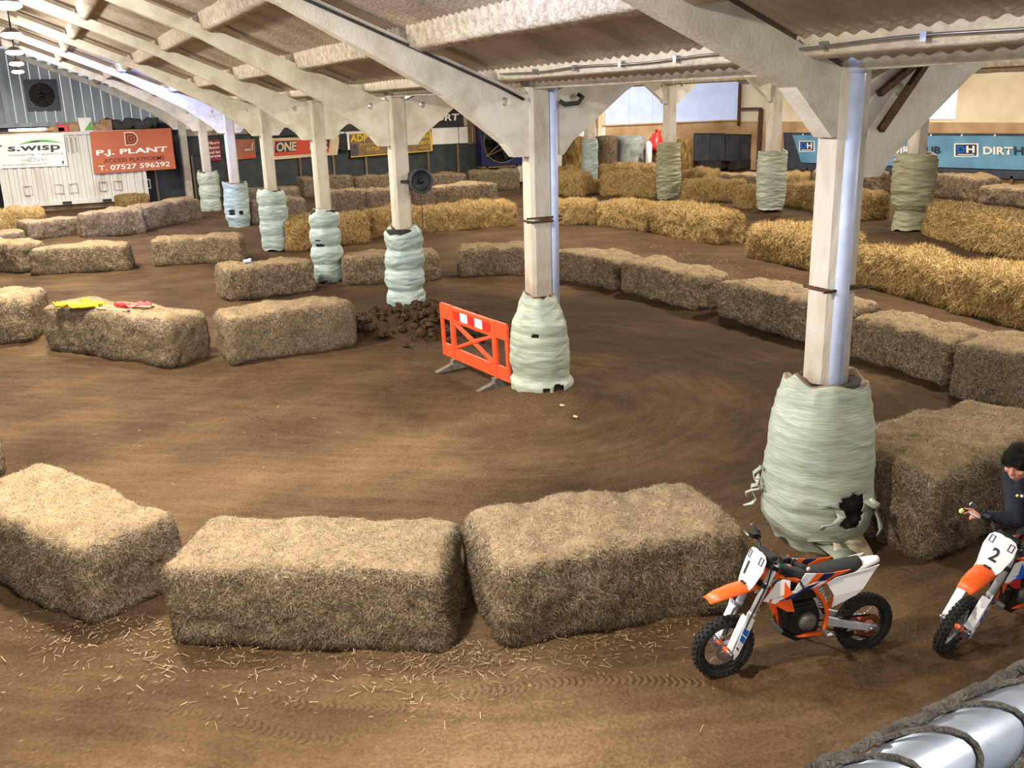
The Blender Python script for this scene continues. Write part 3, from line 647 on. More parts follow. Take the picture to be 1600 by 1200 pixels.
# ---------------------------------------------------------------- straw bales
def bale_mesh(name, seed, kind='old', strands=9000, res=0.05, L=2.3, Wd=1.0, H=0.75, rad=0.10, lump=0.035, slen=(0.03, 0.075), swid=0.0035, shag=0.35):
    hx, hy, hz = L / 2, Wd / 2, H / 2
    V = []; Q = []; off = 0
    def face(nu, nv, fn):
        nonlocal off
        u = np.linspace(-1, 1, nu + 1); v = np.linspace(-1, 1, nv + 1); U, Vv = np.meshgrid(u, v)
        V.append(fn(U, Vv).reshape(-1, 3)); idx = np.arange((nu + 1) * (nv + 1)).reshape(nv + 1, nu + 1) + off
        Q.append(np.stack([idx[:-1, :-1], idx[:-1, 1:], idx[1:, 1:], idx[1:, :-1]], -1).reshape(-1, 4)); off += (nu + 1) * (nv + 1)
    nx, ny, nz = int(L / res), int(Wd / res), int(H / res); o1 = np.ones
    st = lambda a, b, c: np.stack([a * hx, b * hy, c * hz], -1)
    face(nx, ny, lambda u, v: st(u, v, o1(u.shape))); face(nx, nz, lambda u, v: st(u, -o1(u.shape), v)); face(nx, nz, lambda u, v: st(-u, o1(u.shape), v))
    face(ny, nz, lambda u, v: st(o1(u.shape), u, v)); face(ny, nz, lambda u, v: st(-o1(u.shape), -u, v)); face(nx, ny, lambda u, v: st(-u, v, -o1(u.shape)))
    V = np.concatenate(V); Q = np.concatenate(Q)
    half = np.array([hx, hy, hz]); core = np.clip(V, -(half - rad), half - rad); dd = V - core; ln = np.linalg.norm(dd, axis=1, keepdims=True)
    Nn = dd / np.maximum(ln, 1e-6); V = core + Nn * rad
    lum = fbm(V * 1.6 + seed * 7.3, 3, seed)[:, None] * lump + fbm(V * 7 + seed * 3.3, 3, seed + 50)[:, None] * lump * 0.45
    seam = 0.012 * np.sin((V[:, 0:1] / L + 0.5) * np.pi * 2 * 2.5 + seed)        # slack between the strings
    V = V + Nn * (lum + seam)
    zt = (V[:, 2:3] + hz) / H
    V[:, 0:1] *= 1 - 0.02 * zt; V[:, 2] -= 0.03 * (V[:, 0] / hx) ** 2 * (V[:, 2] > 0); V[:, 1:2] *= 1 + 0.05 * np.sin(zt * np.pi)
    V[:, 2] += hz
    # straw stems sticking to and out of the surface
    r = np.random.default_rng(seed + 99)
    c = V[Q]; ar = np.linalg.norm(np.cross(c[:, 1] - c[:, 0], c[:, 3] - c[:, 0]), axis=1); nq = np.cross(c[:, 1] - c[:, 0], c[:, 3] - c[:, 0]); nq /= np.maximum(np.linalg.norm(nq, axis=1, keepdims=True), 1e-9)
    ok = np.ones(len(Q)); ok[c[:, :, 2].mean(1) < 0.02] = 0
    if kind == 'old': ok *= np.where(nq[:, 2] > 0.75, 0.22, 1.0)
    pick = r.choice(len(Q), strands, p=ar * ok / (ar * ok).sum()); a, b = r.random((2, strands, 1))
    p = c[pick, 0] * (1 - a) * (1 - b) + c[pick, 1] * a * (1 - b) + c[pick, 2] * a * b + c[pick, 3] * (1 - a) * b
    n = nq[pick]; t = r.normal(size=(strands, 3)); 
    if kind == 'gold': t[:, 2] -= 0.6 * (np.abs(n[:, 2]) < 0.5)
    t -= n * (t * n).sum(1, keepdims=True); t /= np.linalg.norm(t, axis=1, keepdims=True)
    el = r.random((strands, 1)) ** 2 * shag * 2.2 + 0.03; d = t + n * el; d /= np.linalg.norm(d, axis=1, keepdims=True)
    ln = slen[0] + (slen[1] - slen[0]) * r.random((strands, 1)) ** 1.5; side = np.cross(d, n); side /= np.maximum(np.linalg.norm(side, axis=1, keepdims=True), 1e-6)
    wv = swid * (0.6 + 0.8 * r.random((strands, 1)))
    p0 = p - d * ln * 0.35 + n * 0.006; p1 = p + d * ln * 0.65 + n * 0.008
    S = np.stack([p0 - side * wv, p0 + side * wv, p1], 1).reshape(-1, 3); T = np.arange(strands * 3).reshape(-1, 3) + len(V)
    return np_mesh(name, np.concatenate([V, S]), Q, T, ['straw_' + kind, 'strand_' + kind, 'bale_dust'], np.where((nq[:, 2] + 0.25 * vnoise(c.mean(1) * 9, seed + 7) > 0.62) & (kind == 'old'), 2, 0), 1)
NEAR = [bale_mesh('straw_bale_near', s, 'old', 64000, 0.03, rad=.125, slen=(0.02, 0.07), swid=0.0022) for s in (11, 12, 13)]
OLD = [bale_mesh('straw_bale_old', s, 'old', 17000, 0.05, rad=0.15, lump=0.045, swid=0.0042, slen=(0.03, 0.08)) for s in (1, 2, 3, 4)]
GOLD = [bale_mesh('straw_bale_gold', s, 'gold', 20000, 0.05, rad=0.15, lump=0.07, swid=0.006, slen=(0.06, 0.17), shag=0.6) for s in (5, 6, 7)]
BALES = []
def bale(BL, BR, h, label, kind='old', w=1.0, L=None, anchor='L', group=None, dz=0.0, k=None):
    a = G(*BL); b = G(*BR); u = b - a; u.z = 0; ln = u.length; u.normalize()
    if L:
        if anchor == 'L': b = a + u * L
        elif anchor == 'R': a = b - u * L
        else:
            m = (a + b) / 2; a = m - u * L / 2; b = m + u * L / 2
        ln = L
    n = Vector((-u.y, u.x, 0));
    if n.dot(Vector((a.x, a.y, 0))) < 0: n = -n
    ym = max(a.y, b.y, (a + n * w).y, (b + n * w).y)
    if ym > 42.6:            # keep clear of the end wall
        kk = (42.6 - n.y * w) / max(a.y, b.y); a = Vector((a.x * kk, a.y * kk, 0)); b = Vector((b.x * kk, b.y * kk, 0)); ln *= kk
    c = (a + b) / 2 + n * w / 2
    pool = {'near': NEAR, 'old': OLD, 'gold': GOLD}[kind]
    me = pool[(len(BALES) if k is None else k) % len(pool)]
    z = min(float(ground0(p.x, p.y)) for p in (a, b, c)) - 0.03 + dz
    o = link('straw_bale', me); o.location = (c.x, c.y, z); o.rotation_euler = (0, 0, math.atan2(u.y, u.x) + (math.pi if len(BALES) % 2 else 0)); o.scale = (ln / 2.36, w / 1.04, h / 0.75)
    tag(o, label, 'straw bale', group or ('golden straw bales' if kind == 'gold' else 'weathered straw bales'))
    BALES.append(o); return o
# front arc
bale((-8, 910), (146, 990), 0.74, 'big tan bale cut by the left edge of the view, corner towards camera', 'near', w=.94, L=2.3, anchor='R', k=0)
bale((-100, 780), (20, 735), 0.74, 'sliver of a tan bale behind the big corner bale on the left', 'near', w=1.0, L=2.2, anchor='R', k=1)
bale((252, 1010), (712, 1022), 0.72, 'big tan bale in the front centre, left of the gap beside the motorbike bale', 'near', w=0.98, k=2)
bale((776, 1025), (1176, 950), 0.76, 'big tan bale right behind the front wheel of the parked motorbike', 'near', w=1.1, k=1)
bale((1445, 885), (1640, 800), 0.90, 'tall bale behind the person with dark hair', 'near', w=1.15, L=2.3, anchor='L', k=0)
bale((1472, 618), (1640, 655), 0.80, 'bale with wide tan top right of the nearest post, cut by the view edge', 'near', w=1.3, L=2.3, anchor='L', k=2)
# outer arc round the bend, dusty tops
bale((1318, 556), (1478, 606), 0.72, 'dusty dark-sided bale just right of the nearest white post', 'old', w=1.0)
bale((1113, 494), (1312, 550), 0.74, 'dusty dark-sided bale just left of the nearest white post', 'old', w=1.0)
bale((963, 456), (1090, 490), 0.74, 'dusty bale with its square right end showing, in the dark outer arc', 'old', w=1.0)
bale((856, 434), (963, 456), 0.72, 'dusty bale right of the post that stands by the orange barrier', 'old', w=1.0)
bale((714, 434), (852, 430), 0.74, 'dark bale behind the bottle-shaped wrapped post, left end of the dark arc', 'old', w=1.0)
bale((535, 449), (694, 439), 0.72, 'dark grey bale behind the bulging blue-green wrap on the heap', 'old', w=1.0)
# infield
bale((352, 474), (500, 456), 0.76, 'dark rounded bale left of the wavy wrapped post', 'old', w=0.95)
bale((358, 573), (563, 541), 0.84, 'grey bale left of the clod heap, nearest of the infield pair', 'near', w=0.95, k=0)
bale((68, 546), (268, 578), 0.84, 'dark bale with yellow and red flags lying on it', 'near', w=0.95, k=1)
bale((-110, 545), (60, 534), 0.86, 'bale at the left edge behind the flag bale', 'old', w=1.3, L=2.3, anchor='R')
bale((-60, 420), (36, 428), 0.8, 'small visible end of a bale at the left edge before the low bale wall', 'old', w=1.0, L=2.2, anchor='R')
bale((46, 430), (205, 422), 0.72, 'low tan bale left of the gap in the left middle row', 'old', w=0.9)
bale((234, 416), (384, 410), 0.76, 'tan bale right of the gap in the left middle row', 'old', w=0.9)
# long low wall far left
bale((-30, 392), (62, 372), 0.40, 'lowest sunken bale at the left end of the far left wall', 'old', w=0.9)
bale((44, 378), (140, 366), 0.62, 'second bale of the far left wall', 'old', w=0.9)
bale((128, 374), (232, 364), 0.84, 'third bale of the far left wall, in front of the orange banner', 'old', w=0.9)
bale((228, 361), (322, 341), 0.84, 'last bale of the far left wall, touching the farthest wrapped post', 'old', w=0.9)
bale((-20, 366), (76, 358), 0.74, 'golden bale before the white container', 'gold', w=1.0)
bale((188, 322), (236, 318), 0.5, 'small brown bale at the foot of the white container', 'gold', w=0.9)
# golden ring
bale((447, 394), (585, 378), 0.90, 'shaggy golden bale behind the wavy wrapped post', 'gold')
bale((577, 372), (703, 362), 0.86, 'shaggy golden bale behind the post on the clod heap', 'gold')
bale((695, 362), (812, 354), 0.84, 'shaggy golden bale left of the post by the barrier', 'gold')
bale((852, 352), (932, 353), 0.84, 'shaggy golden bale right of the post by the barrier', 'gold')
bale((925, 352), (1013, 363), 0.86, 'golden bale in the middle of the golden ring', 'gold')
bale((1010, 364), (1118, 385), 0.94, 'thick golden bale with ragged square right end', 'gold', w=1.1)
bale((1160, 402), (1300, 432), 0.92, 'shaggy golden bale left of the nearest post, hanging straw below', 'gold', w=1.1)
bale((1325, 443), (1482, 484), 0.86, 'shaggy golden bale right of the nearest post', 'gold', w=1.1)
bale((1476, 486), (1640, 526), 0.92, 'shaggy golden bale cut by the right edge of the view', 'gold', w=1.1, L=2.4)
# right rows behind the ring
bale((1434, 366), (1640, 428), 0.98, 'large long golden bale right of the baggy wrapped post', 'gold', w=1.2)
bale((1213, 318), (1345, 346), 0.90, 'golden-brown bale seen on both sides of the nearest post', 'gold', w=1.1)
bale((1143, 326), (1186, 328), 0.80, 'short stub of golden bale left of the smooth wrapped post', 'gold', w=1.0)
bale((1062, 316), (1166, 316), 0.86, 'brown bale right of the dirty wrapped post', 'gold', w=1.0)
bale((935, 306), (1028, 310), 0.98, 'brown bale left of the dirty wrapped post', 'gold', w=1.0)
bale((852, 306), (912, 308), 0.98, 'brown bale right behind the post by the barrier', 'gold', w=1.0)
bale((908, 304), (940, 304), 0.62, 'low brown bale between two taller brown bales', 'gold', w=1.0)
bale((1060, 300), (1104, 303), 1.0, 'bright bale end just right of the dirty wrapped post', 'gold', w=1.0)
bale((1092, 300), (1190, 303), 0.85, 'far brown bale below the dark navy mats', 'old', w=1.0)
bale((1222, 300), (1266, 300), 0.8, 'small far bale left of the nearest post, below the blue banner', 'gold', w=1.0)
bale((1262, 300), (1376, 306), 0.98, 'dark-fronted far bale behind the nearest post', 'old', w=1.1)
bale((1452, 308), (1520, 318), 0.98, 'rounded far bale right of the baggy wrapped post', 'old', w=1.2)
bale((1520, 318), (1640, 330), 0.70, 'low far bale at the right edge of the view', 'old', w=1.1)
bale((862, 278), (912, 277), 0.86, 'farthest bale left of the slim two-toned padding', 'gold', w=1.0)
bale((932, 278), (1026, 277), 0.86, 'farthest bale below the round bales', 'gold', w=1.0)
# back-left rows
bale((675, 322), (784, 318), 0.92, 'rounded dark bale left of the post by the barrier, third row back', 'old', w=1.0)
bale((636, 326), (682, 325), 0.94, 'dark bale behind the blue fan on the third post', 'old', w=1.0)
bale((576, 332), (645, 328), 0.88, 'dark bale just behind the third post', 'old', w=1.0)
bale((508, 334), (580, 331), 0.86, 'dark bale right of the fourth post, third row back', 'old', w=1.0)
bale((640, 297), (732, 295), 0.95, 'far bale with pinkish top, left of the big black fan', 'old', w=1.0)
bale((730, 296), (815, 293), 0.98, 'far bale with pinkish top under the big black fan', 'old', w=1.0)
bale((556, 300), (642, 298), 0.95, 'far bale with a red cloth on its top', 'old', w=1.0)
bale((474, 304), (558, 301), 0.92, 'far bale at the left end of the farthest dark row', 'old', w=1.0)
bale((392, 352), (484, 346), 0.86, 'dark bale between the fourth and fifth posts', 'old', w=1.0)
bale((376, 324), (470, 320), 0.72, 'dark bale behind the fifth post', 'old', w=1.0)

# clods of the dug heap under the third post (too many to count), scraps by the second
def clods():
    r = np.random.default_rng(12); mb = MB(); rr_ = random.Random(4)
    for i in range(420):
        k = rr_.random()
        if k < .6: x, y = 6.0 + r.normal() * .42, 15.62 + r.normal() * .40
        elif k < .85: x, y = 4.95 + r.normal() * .35, 16.3 + r.normal() * .25
        else: x, y = 6.3 + r.normal() * .7, 15.3 + r.normal() * .6
        d = .025 + .075 * rr_.random() ** 2.5; z = float(ground0(x, y)) + .06
        b = len(mb.v); mb.ball((x, y, z + d * .3), (d, d * rr_.uniform(.7, 1.1), d * rr_.uniform(.55, .9)), 7, 5, rot=Matrix.Rotation(rr_.random() * 6, 3, 'Z'))
        for j in range(b, len(mb.v)): p = mb.v[j]; mb.v[j] = (p[0] + rr_.uniform(-.2, .2) * d, p[1] + rr_.uniform(-.2, .2) * d, p[2] + rr_.uniform(-.2, .2) * d)
    mb.sm = [False] * len(mb.sm)
    tag(mb.build('dirt_clods', 'clod'), 'dark lumpy clods on the dug heap under the third white post', 'clods', kind='stuff')
mat('clod', (76, 58, 42), (52, 40, 30), 14, 0.95, bump=0.8, bscale=60, spec=.1)
clods()
for px, py, a, lab in ((880, 637, .4, 'small pale cardboard scrap touching the base of the bottle-shaped wrap'), (899, 655, 1.1, 'pale torn cardboard scrap lying on dirt right of the bottle-shaped wrap')):
    p = G(px, py); o = MB().prism([[(-.06, -.02), (.02, -.03), (.07, .0), (.03, .03), (-.05, .025)]], lambda u, v, k: Vector((u, v, .012 if k else 0) )).build('cardboard_scrap', 'wood_stick'); o.location = (p.x, p.y, p.z + .03); o.rotation_euler = (.2, .15, a); tag(o, lab, 'scrap')
# loose straw on the dirt (nobody could count it)
def litter():
    n = 3800; r = np.random.default_rng(5); P = []
    segs = [((252, 1030), (695, 1040), .2, 420), ((740, 1045), (1165, 965), .16, 420), ((60, 985), (270, 1000), .24, 300), ((640, 1040), (760, 1050), .22, 260), ((1010, 380), (1600, 545), .28, 300), ((0, 1050), (1100, 1090), .5, 140), ((200, 640), (1100, 690), 1.0, 60)]
    for (a, b, s, k) in segs:
        A = G(*a); B = G(*b); t = r.random((k, 1)); p = np.array(A)[None, :2] * (1 - t) + np.array(B)[None, :2] * t + r.normal(size=(k, 2)) * s; P.append(p)
    P = np.concatenate(P); n = len(P); z = ground0(P[:, 0], P[:, 1]) + 0.030 * fbm(P * 0.9, 3, 3) + 0.012
    a = r.random(n) * 6.28; L = 0.012 + 0.035 * r.random(n) ** 2; w = 0.0015 + 0.0016 * r.random(n); far = np.maximum(1, P[:, 1] / 9); w = w * far
    c = np.concatenate([P, z[:, None]], 1); d = np.stack([np.cos(a), np.sin(a), 0.15 * r.normal(size=n)], 1) * L[:, None]; s = np.stack([-np.sin(a), np.cos(a), 0 * a], 1) * w[:, None]
    V = np.stack([c - d - s, c + d - s, c + d + s, c - d + s], 1).reshape(-1, 3)
    o = link('loose_straw', np_mesh('loose_straw', V, np.arange(n * 4).reshape(-1, 4), mats=['litter'], smooth=False)); tag(o, 'pale loose straw scattered on the dirt around the bales', 'straw', kind='stuff')
litter()

# ---------------------------------------------------------------- setting: end wall, side wall
GY = 43.6; WX = 36.0
wall_back = MB().box((14.5, GY + 0.35, 1.75), (44, 0.2, 3.9)).build('wall_back', 'tarp_dark'); tag(wall_back, kind='structure')
rr = random.Random(3)
x = -6.8
while x < 5.7:                       # grey vertical cladding boards of the gable
    w = 0.36; zt = min(z_nave(x), z_nave(x + w)) + 0.02
    if zt > 3.72: MB().box((x + w / 2 - 0.012, GY + 0.16 + rr.uniform(0, .02), (3.55 + zt) / 2), (w - 0.035, 0.035, zt - 3.55)).build('cladding_board', 'cladding', wall_back)
    x += w
MB().box((-0.5, GY + 0.02, 3.62), (12.6, 0.16, 0.16)).build('cross_rail', 'cladding', wall_back)
MB().box((-0.62, GY + 0.02, 4.9), (0.16, 0.14, 2.6)).build('gable_post', 'cladding', wall_back)
x = 4.6
while x < 20.2:                      # dark sheets along the foot of the end wall
    w = 1.56; MB().box((x + w / 2, GY + 0.12 + rr.uniform(0, .06), 1.16), (w - 0.05, 0.05, 1.9)).build('tarp_sheet', 'tarp_dark', wall_back)
    MB().box((x, GY + 0.03, 1.2), (0.09, 0.09, 1.9)).build('batten', 'timber', wall_back); x += w
for i, x in enumerate(np.arange(6.0, 20.1, 1.42)):
    MB().box((x + .7, GY + 0.14, 2.52), (1.38, 0.05, 0.78)).build('wall_panel', 'panel_white' if x > 11 else 'tarp_dark', wall_back)
    MB().box((x + .7, GY + 0.15, 3.45), (1.38, 0.05, 1.0)).build('wall_panel', 'cladding_old', wall_back)
for i, x in enumerate(np.arange(7.2, 19.8, 0.62)):
    zt = min(z_sp2(x), z_sp2(x + .6), 6.9)
    MB().box((x + .3, GY + 0.16, (4.0 + zt) / 2), (0.6, 0.04, zt - 4.0)).build('translucent_sheet', 'daylight_panel', wall_back)
for x in np.arange(19.35, 21.0, 0.28): MB().box((x, GY + 0.05, 3.0), (0.2, 0.1, 1.9)).build('timber_board', 'timber', wall_back)
# third span end wall
for i, x in enumerate(np.arange(21.2, WX - .1, 1.48)):
    MB().box((x + .74, GY + 0.1, 1.4), (1.47, 0.08, 2.6)).build('wall_panel', 'panel_white' if x < 27 else 'render_tan', wall_back)
    MB().box((x + .74, GY + 0.12, 3.75), (1.46, 0.06, 2.06)).build('wall_panel', 'render_cream' if x < 26 else 'daylight_blue', wall_back)
for x in (26.7,): MB().box((x, GY, 2.4), (0.24, 0.2, 4.6)).build('wall_pier', 'render_cream', wall_back)
MB().box((28.6, GY + .02, 2.69), (14.8, 0.1, 0.07)).build('ledge', 'render_tan', wall_back)
for x in np.arange(22.6, 24.8, 0.2): MB().bar((x, GY, 3.0), (x, GY, 3.7), 0.05).build('bar', 'cladding_old', wall_back)
wall_right = MB().box((WX + 0.2, 24, 2.6), (0.3, 40, 5.4)).build('wall_right', 'render_cream'); tag(wall_right, kind='structure')
MB().box((WX + 0.01, 24, 1.3), (0.08, 39.4, 2.64)).build('wall_base_render', 'render_tan', wall_right)
a = at_x(1350, 196, WX); b = at_x(1490, 196, WX)
MB().box((WX + .0, (a.y + b.y) / 2, 3.7), (0.08, abs(a.y - b.y), 1.9)).build('window_panel', 'daylight_panel', wall_right)
wall_right.name = 'wall_right'
# rusty door frame at the corner
d0 = at_x(1191, 200, WX).y; d1 = at_x(1157, 200, WX).y
mb = MB(); mb.box((WX - .15, d0, 1.7), (0.16, 0.2, 3.2)); mb.box((WX - .15, (d0 + d1) / 2, 3.3), (0.1, abs(d1 - d0), 0.12)); mb.box((WX - .15, d1, 3.5), (0.12, 0.14, 2.2))
mb.bar((WX - .15, d1, 4.6), (WX - .15, d1 + .9, 4.75), 0.1)
tag(mb.build('door_frame', 'rust'), 'rusty brown door frame at the cream wall, by the dark navy mats', 'door frame')

# gable fans
def gable_fan(xc, label):
    t = empty('extractor_fan', (xc, GY + 0.02, 4.75)); tag(t, label, 'fan', 'extractor fans in the gable')
    s = 0.6
    MB().prism([[(-s, -s), (s, -s), (s, s), (-s, s)], circ(0, 0, 0.47, 24)], lambda a, b, k: Vector((a, -0.06 if k else 0.06, b))).build('housing', 'dark_metal', t)
    mb = MB()
    for i in range(5):
        a = i * 1.2566; M = Matrix.Rotation(a, 3, 'Y')
        mb.add([M @ Vector(p) for p in ((0.05, -.03, -.02), (0.44, -.05, -.12), (0.44, .03, .12), (0.05, .03, .04), (0.05, -.02, -.02), (0.44, -.04, -.12), (0.44, .04, .12), (0.05, .04, .04))], [(0, 1, 2, 3), (7, 6, 5, 4), (0, 4, 5, 1), (1, 5, 6, 2), (2, 6, 7, 3)])
    mb.build('blades', 'rubber', t); MB().box((0, .05, 0), (1.15, .02, 1.15)).build('back_plate', 'rubber_dusty', t); MB().ball((0, -.02, 0), (.09, .09, .09)).build('motor', 'dark_metal', t)
gable_fan(0.72, 'square dark extractor fan high in the grey gable, right of the gable post')
gable_fan(-1.75, 'square dark extractor fan at the left edge, high in the grey gable')

# container
CB, CT = 0.52, 3.32; cy = 42.35; cl = at_y(8, 322, cy).x; cr = at_y(232, 304, cy).x
ct = empty('shipping_container', ((cl + cr) / 2, cy, CB)); tag(ct, 'white corrugated shipping container in the far left corner', 'container')
hw = (cr - cl) / 2; n = 17; prof = []; wv = 2 * hw / n
for i in range(n):
    x0 = -hw + i * wv; prof += [(x0, 0), (x0 + wv * .5, 0), (x0 + wv * .6, .05), (x0 + wv * .9, .05)]
prof.append((hw, 0))
mb = MB(); h0, h1 = 0.16, CT - CB - 0.12; vs = [(a, b, h0) for a, b in prof] + [(a, b, h1) for a, b in prof]; m = len(prof)
mb.add(vs, [(i, i + 1, m + i + 1, m + i) for i in range(m - 1)]); mb.box((0, 0.6, (h0 + h1) / 2), (2 * hw - .02, 1.08, h1 - h0 - .02)); mb.build('side_wall', 'container_white', ct)
MB().box((0, 0.5, 0.08), (2 * hw + .06, 1.1, 0.16)).build('bottom_rail', 'container_white', ct); MB().box((0, 0.5, CT - CB - .06), (2 * hw + .06, 1.1, 0.12)).build('top_rail', 'container_white', ct)
for s in (-1, 1): MB().box((s * (hw - .05), .04, (CT - CB) / 2), (.14, .16, CT - CB)).build('corner_post', 'container_white', ct)
for s in (-.28, .28): MB().box((s * hw + .3, -.06, .07), (.34, .05, .1)).build('forklift_pocket', 'black_plastic', ct)
for k in range(9):
    if k % 3 != 1: MB().prism([[(-.16, -.19), (.16, -.19), (.16, .19), (-.16, .19)], [(-.13, -.16), (.13, -.16), (.13, .16), (-.13, .16)]], lambda a, b, s, k=k: Vector((-hw + .9 + k * .55 + a, -.03 if s else .0, .62 + b))).build('patch_frame', 'cladding_old', ct)
for k in range(5): MB().box((hw * -.16 + k * .16, -.015, CT - CB - .5), (.05, .03, .6)).build('vent_slot', 'cladding_old', ct)
MB().box((cl + hw + .0, cy + .6, 0.41), (2 * hw, .9, .22)).build('container_footing', 'timber', None)
tag(bpy.data.objects['container_footing'], 'dark timber sleepers under the white shipping container', 'sleepers')

# banners on the end wall
def quad_y(pts, Y): return [at_y(px, py, Y) for px, py in pts]     # BL, BR, TR, TL
def txt(parent, s, Q, u0, v0, u1, v1, m, bold=0.0, shear=0, out=0.02):
    P = [Vector(p) for p in Q]; f = lambda u, v: (P[0] * (1 - u) + P[1] * u) * (1 - v) + (P[3] * (1 - u) + P[2] * u) * v
    return text_on(s, f(u0, v0), f(u1, v0), f(u0, v1), m, parent, bold, out, shear)
def banner(name, Q, m, label, cat='banner', th=0.02):
    return tag(board(MB(), *Q, th=th).build(name, m), label, cat)
Q = quad_y([(-18, 264), (106, 259), (99, 208), (-22, 213)], cy - .06)
bw = banner('container_banner', Q, 'banner_white', 'white banner with dark stylised lettering and green car outline, on the container')
txt(bw, 's.wısp', Q, .26, .44, .93, .66, 'ink_dark', 0.02)
txt(bw, 'mobile repairs', Q, .27, .34, .96, .43, 'ink_grey', 0.0); txt(bw, 'steve', Q, .5, .26, .6, .31, 'ink_grey'); txt(bw, '07980 274 957', Q, .42, .17, .74, .25, 'ink_grey'); txt(bw, 'enquiries@swisp.co.uk', Q, .18, .05, .74, .14, 'ink_grey'); txt(bw, 'f', Q, .93, .05, .96, .16, 'ink_dark', .03)
arc = lambda w, h0, t, u0, u1, v: [(u0 + (u1 - u0) * i / 12, v + h0 * math.sin(math.pi * i / 12)) for i in range(13)] + [(u0 + (u1 - u0) * i / 12, v + (h0 - t) * math.sin(math.pi * i / 12)) for i in range(11, 0, -1)]
mb = MB(); patch(mb, Q, 0, 0, 0, 0, .018, poly=arc(1, .13, .07, .38, .98, .70)); patch(mb, Q, .02, .7, .07, .86, .018); tag(mb.build('car_outline', 'ink_green', bw), 'green car outline')
mb = MB(); patch(mb, Q, .56, .76, .68, .80, .024); patch(mb, Q, 0, 0, 0, 0, .02, poly=[(.05, .80), (.18, .66), (.20, .68), (.08, .82)]); mb.build('emblem_mark', 'ink_dark', bw)
Q = quad_y([(147, 272), (275, 263.5), (267, 200), (140, 206)], cy - .12)
bo = banner('hire_banner', Q, 'banner_orange', 'orange banner with white letters on the container end and dark wall')
txt(bo, 'P.J. PLANT', Q, .05, .40, .92, .56, 'ink_white', 0.03); txt(bo, 'ACCESS PLATFORMS', Q, .13, .245, .87, .345, 'ink_maroon', 0.01); txt(bo, 'T. 07527 596292', Q, .06, .07, .93, .19, 'ink_white', 0.012)
def pin(s, cx=.49, cz=.79): # rounded drop outline with a square lower-left corner
    return [(cx + s * .8 * math.cos(a), cz + s * 1.6 * math.sin(a)) for a in [math.pi / 2 - i * (1.5 * math.pi) / 16 for i in range(17)] if True][:13] + [(cx - s * .8, cz - s * 1.6), (cx - s * .8, cz + s * 1.6)]
mb = MB(); 
mb.prism([pin(.105), pin(.085)[::-1]], lambda a, b, s: (lambda P: ((P[0] * (1 - a) + P[1] * a) * (1 - b) + (P[3] * (1 - a) + P[2] * a) * b) + Vector((0, -.02 if s else -.003, 0)))([Vector(p) for p in Q]))
mb.build('logo_ring', 'ink_pale', bo)
mb = MB()
for s0, s1 in ((.082, .06), (.042, .02)): mb.prism([pin(s0), pin(s1)[::-1]], lambda a, b, s: (lambda P: ((P[0] * (1 - a) + P[1] * a) * (1 - b) + (P[3] * (1 - a) + P[2] * a) * b) + Vector((0, -.02 if s else -.003, 0)))([Vector(p) for p in Q]))
mb.build('logo_mark', 'ink_maroon', bo)
Q = quad_y([(325, 252), (346, 250), (343, 218), (321, 220)], GY - .02)
br = banner('red_sign', Q, 'banner_red', 'dark red sign with white lines, between the sixth and seventh posts', 'sign')
for k, s in enumerate(('VBurn', 'Motor', 'and bo', 'garage')): txt(br, s, Q, .06, .80 - k * .225, .96, .93 - k * .225, 'ink_white', 0.02)
Q = quad_y([(366, 250), (400, 247), (398, 217), (362, 218)], GY - .02)
bb = banner('brown_sign', Q, 'banner_brown', 'faded orange-brown banner between the fifth and sixth posts', 'sign'); mb = MB(); patch(mb, Q, .52, .42, .8, .5, .015); patch(mb, Q, .84, .45, .96, .8, .015, poly=[(.86, .42), (.82, .6), (.9, .85), (.94, .83), (.87, .6), (.9, .44)]); mb.build('emblem', 'ink_pale', bb)
mb = MB(); patch(mb, Q, .0, .0, 1, .1, .015, poly=[(.55, .05), (1, .05), (1, .16), (.55, .24)]); mb.build('stripe', 'sign_red', bb)
Q = quad_y([(424, 250), (527, 242), (531, 213), (425, 216)], GY - .02)
bn = banner('cream_sign', Q, 'sign_cream', 'cream banner with red panel and blocky white letters behind the fourth post', 'sign')
patch(mb := MB(), Q, .04, .16, .86, .88, .012); mb.build('red_panel', 'sign_red', bn)
patch(mb := MB(), Q, .05, .33, .36, .84, .018); mb.build('dark_ground', 'ink_dark', bn); patch(mb := MB(), Q, .70, .33, .85, .84, .018); mb.build('dark_ground', 'ink_dark', bn)
txt(bn, 'ONE', Q, .065, .36, .36, .80, 'sign_cream', 0.04, out=.03); txt(bn, 'LOR', Q, .56, .36, .845, .80, 'sign_cream', 0.04, out=.03)
Q = quad_y([(548, 246), (676, 236), (673, 203), (547, 209)], GY - .10)
by = banner('brown_yellow_sign', Q, 'sign_brown', 'brown sign with yellow letters and border behind the third post', 'sign')
txt(by, 'ADP', Q, .0, .66, .21, .95, 'sign_yellow', 0.03); txt(by, 'RESPRAYS', Q, .83, .84, .97, .93, 'sign_yellow'); txt(by, 'SCUFFS', Q, .83, .62, .97, .80, 'sign_yellow', .02); txt(by, 'DENTS', Q, .83, .34, .97, .52, 'sign_yellow', .02); txt(by, 'REPAIRS', Q, .84, .16, .96, .25, 'sign_yellow')
txt(by, '01728', Q, .19, .22, .34, .38, 'sign_yellow'); txt(by, 'BODY WORK', Q, .12, .48, .30, .56, 'sign_yellow')
patch(mb := MB(), Q, .0, .05, .09, .55, .014); mb.build('picture', 'sign_photo', by)
mb = MB(); patch(mb, Q, 0, 0, 1, .035, .014); patch(mb, Q, .0, .965, 1, 1, .014); patch(mb, Q, .98, 0, 1, 1, .014); mb.build('border', 'sign_yellow', by)
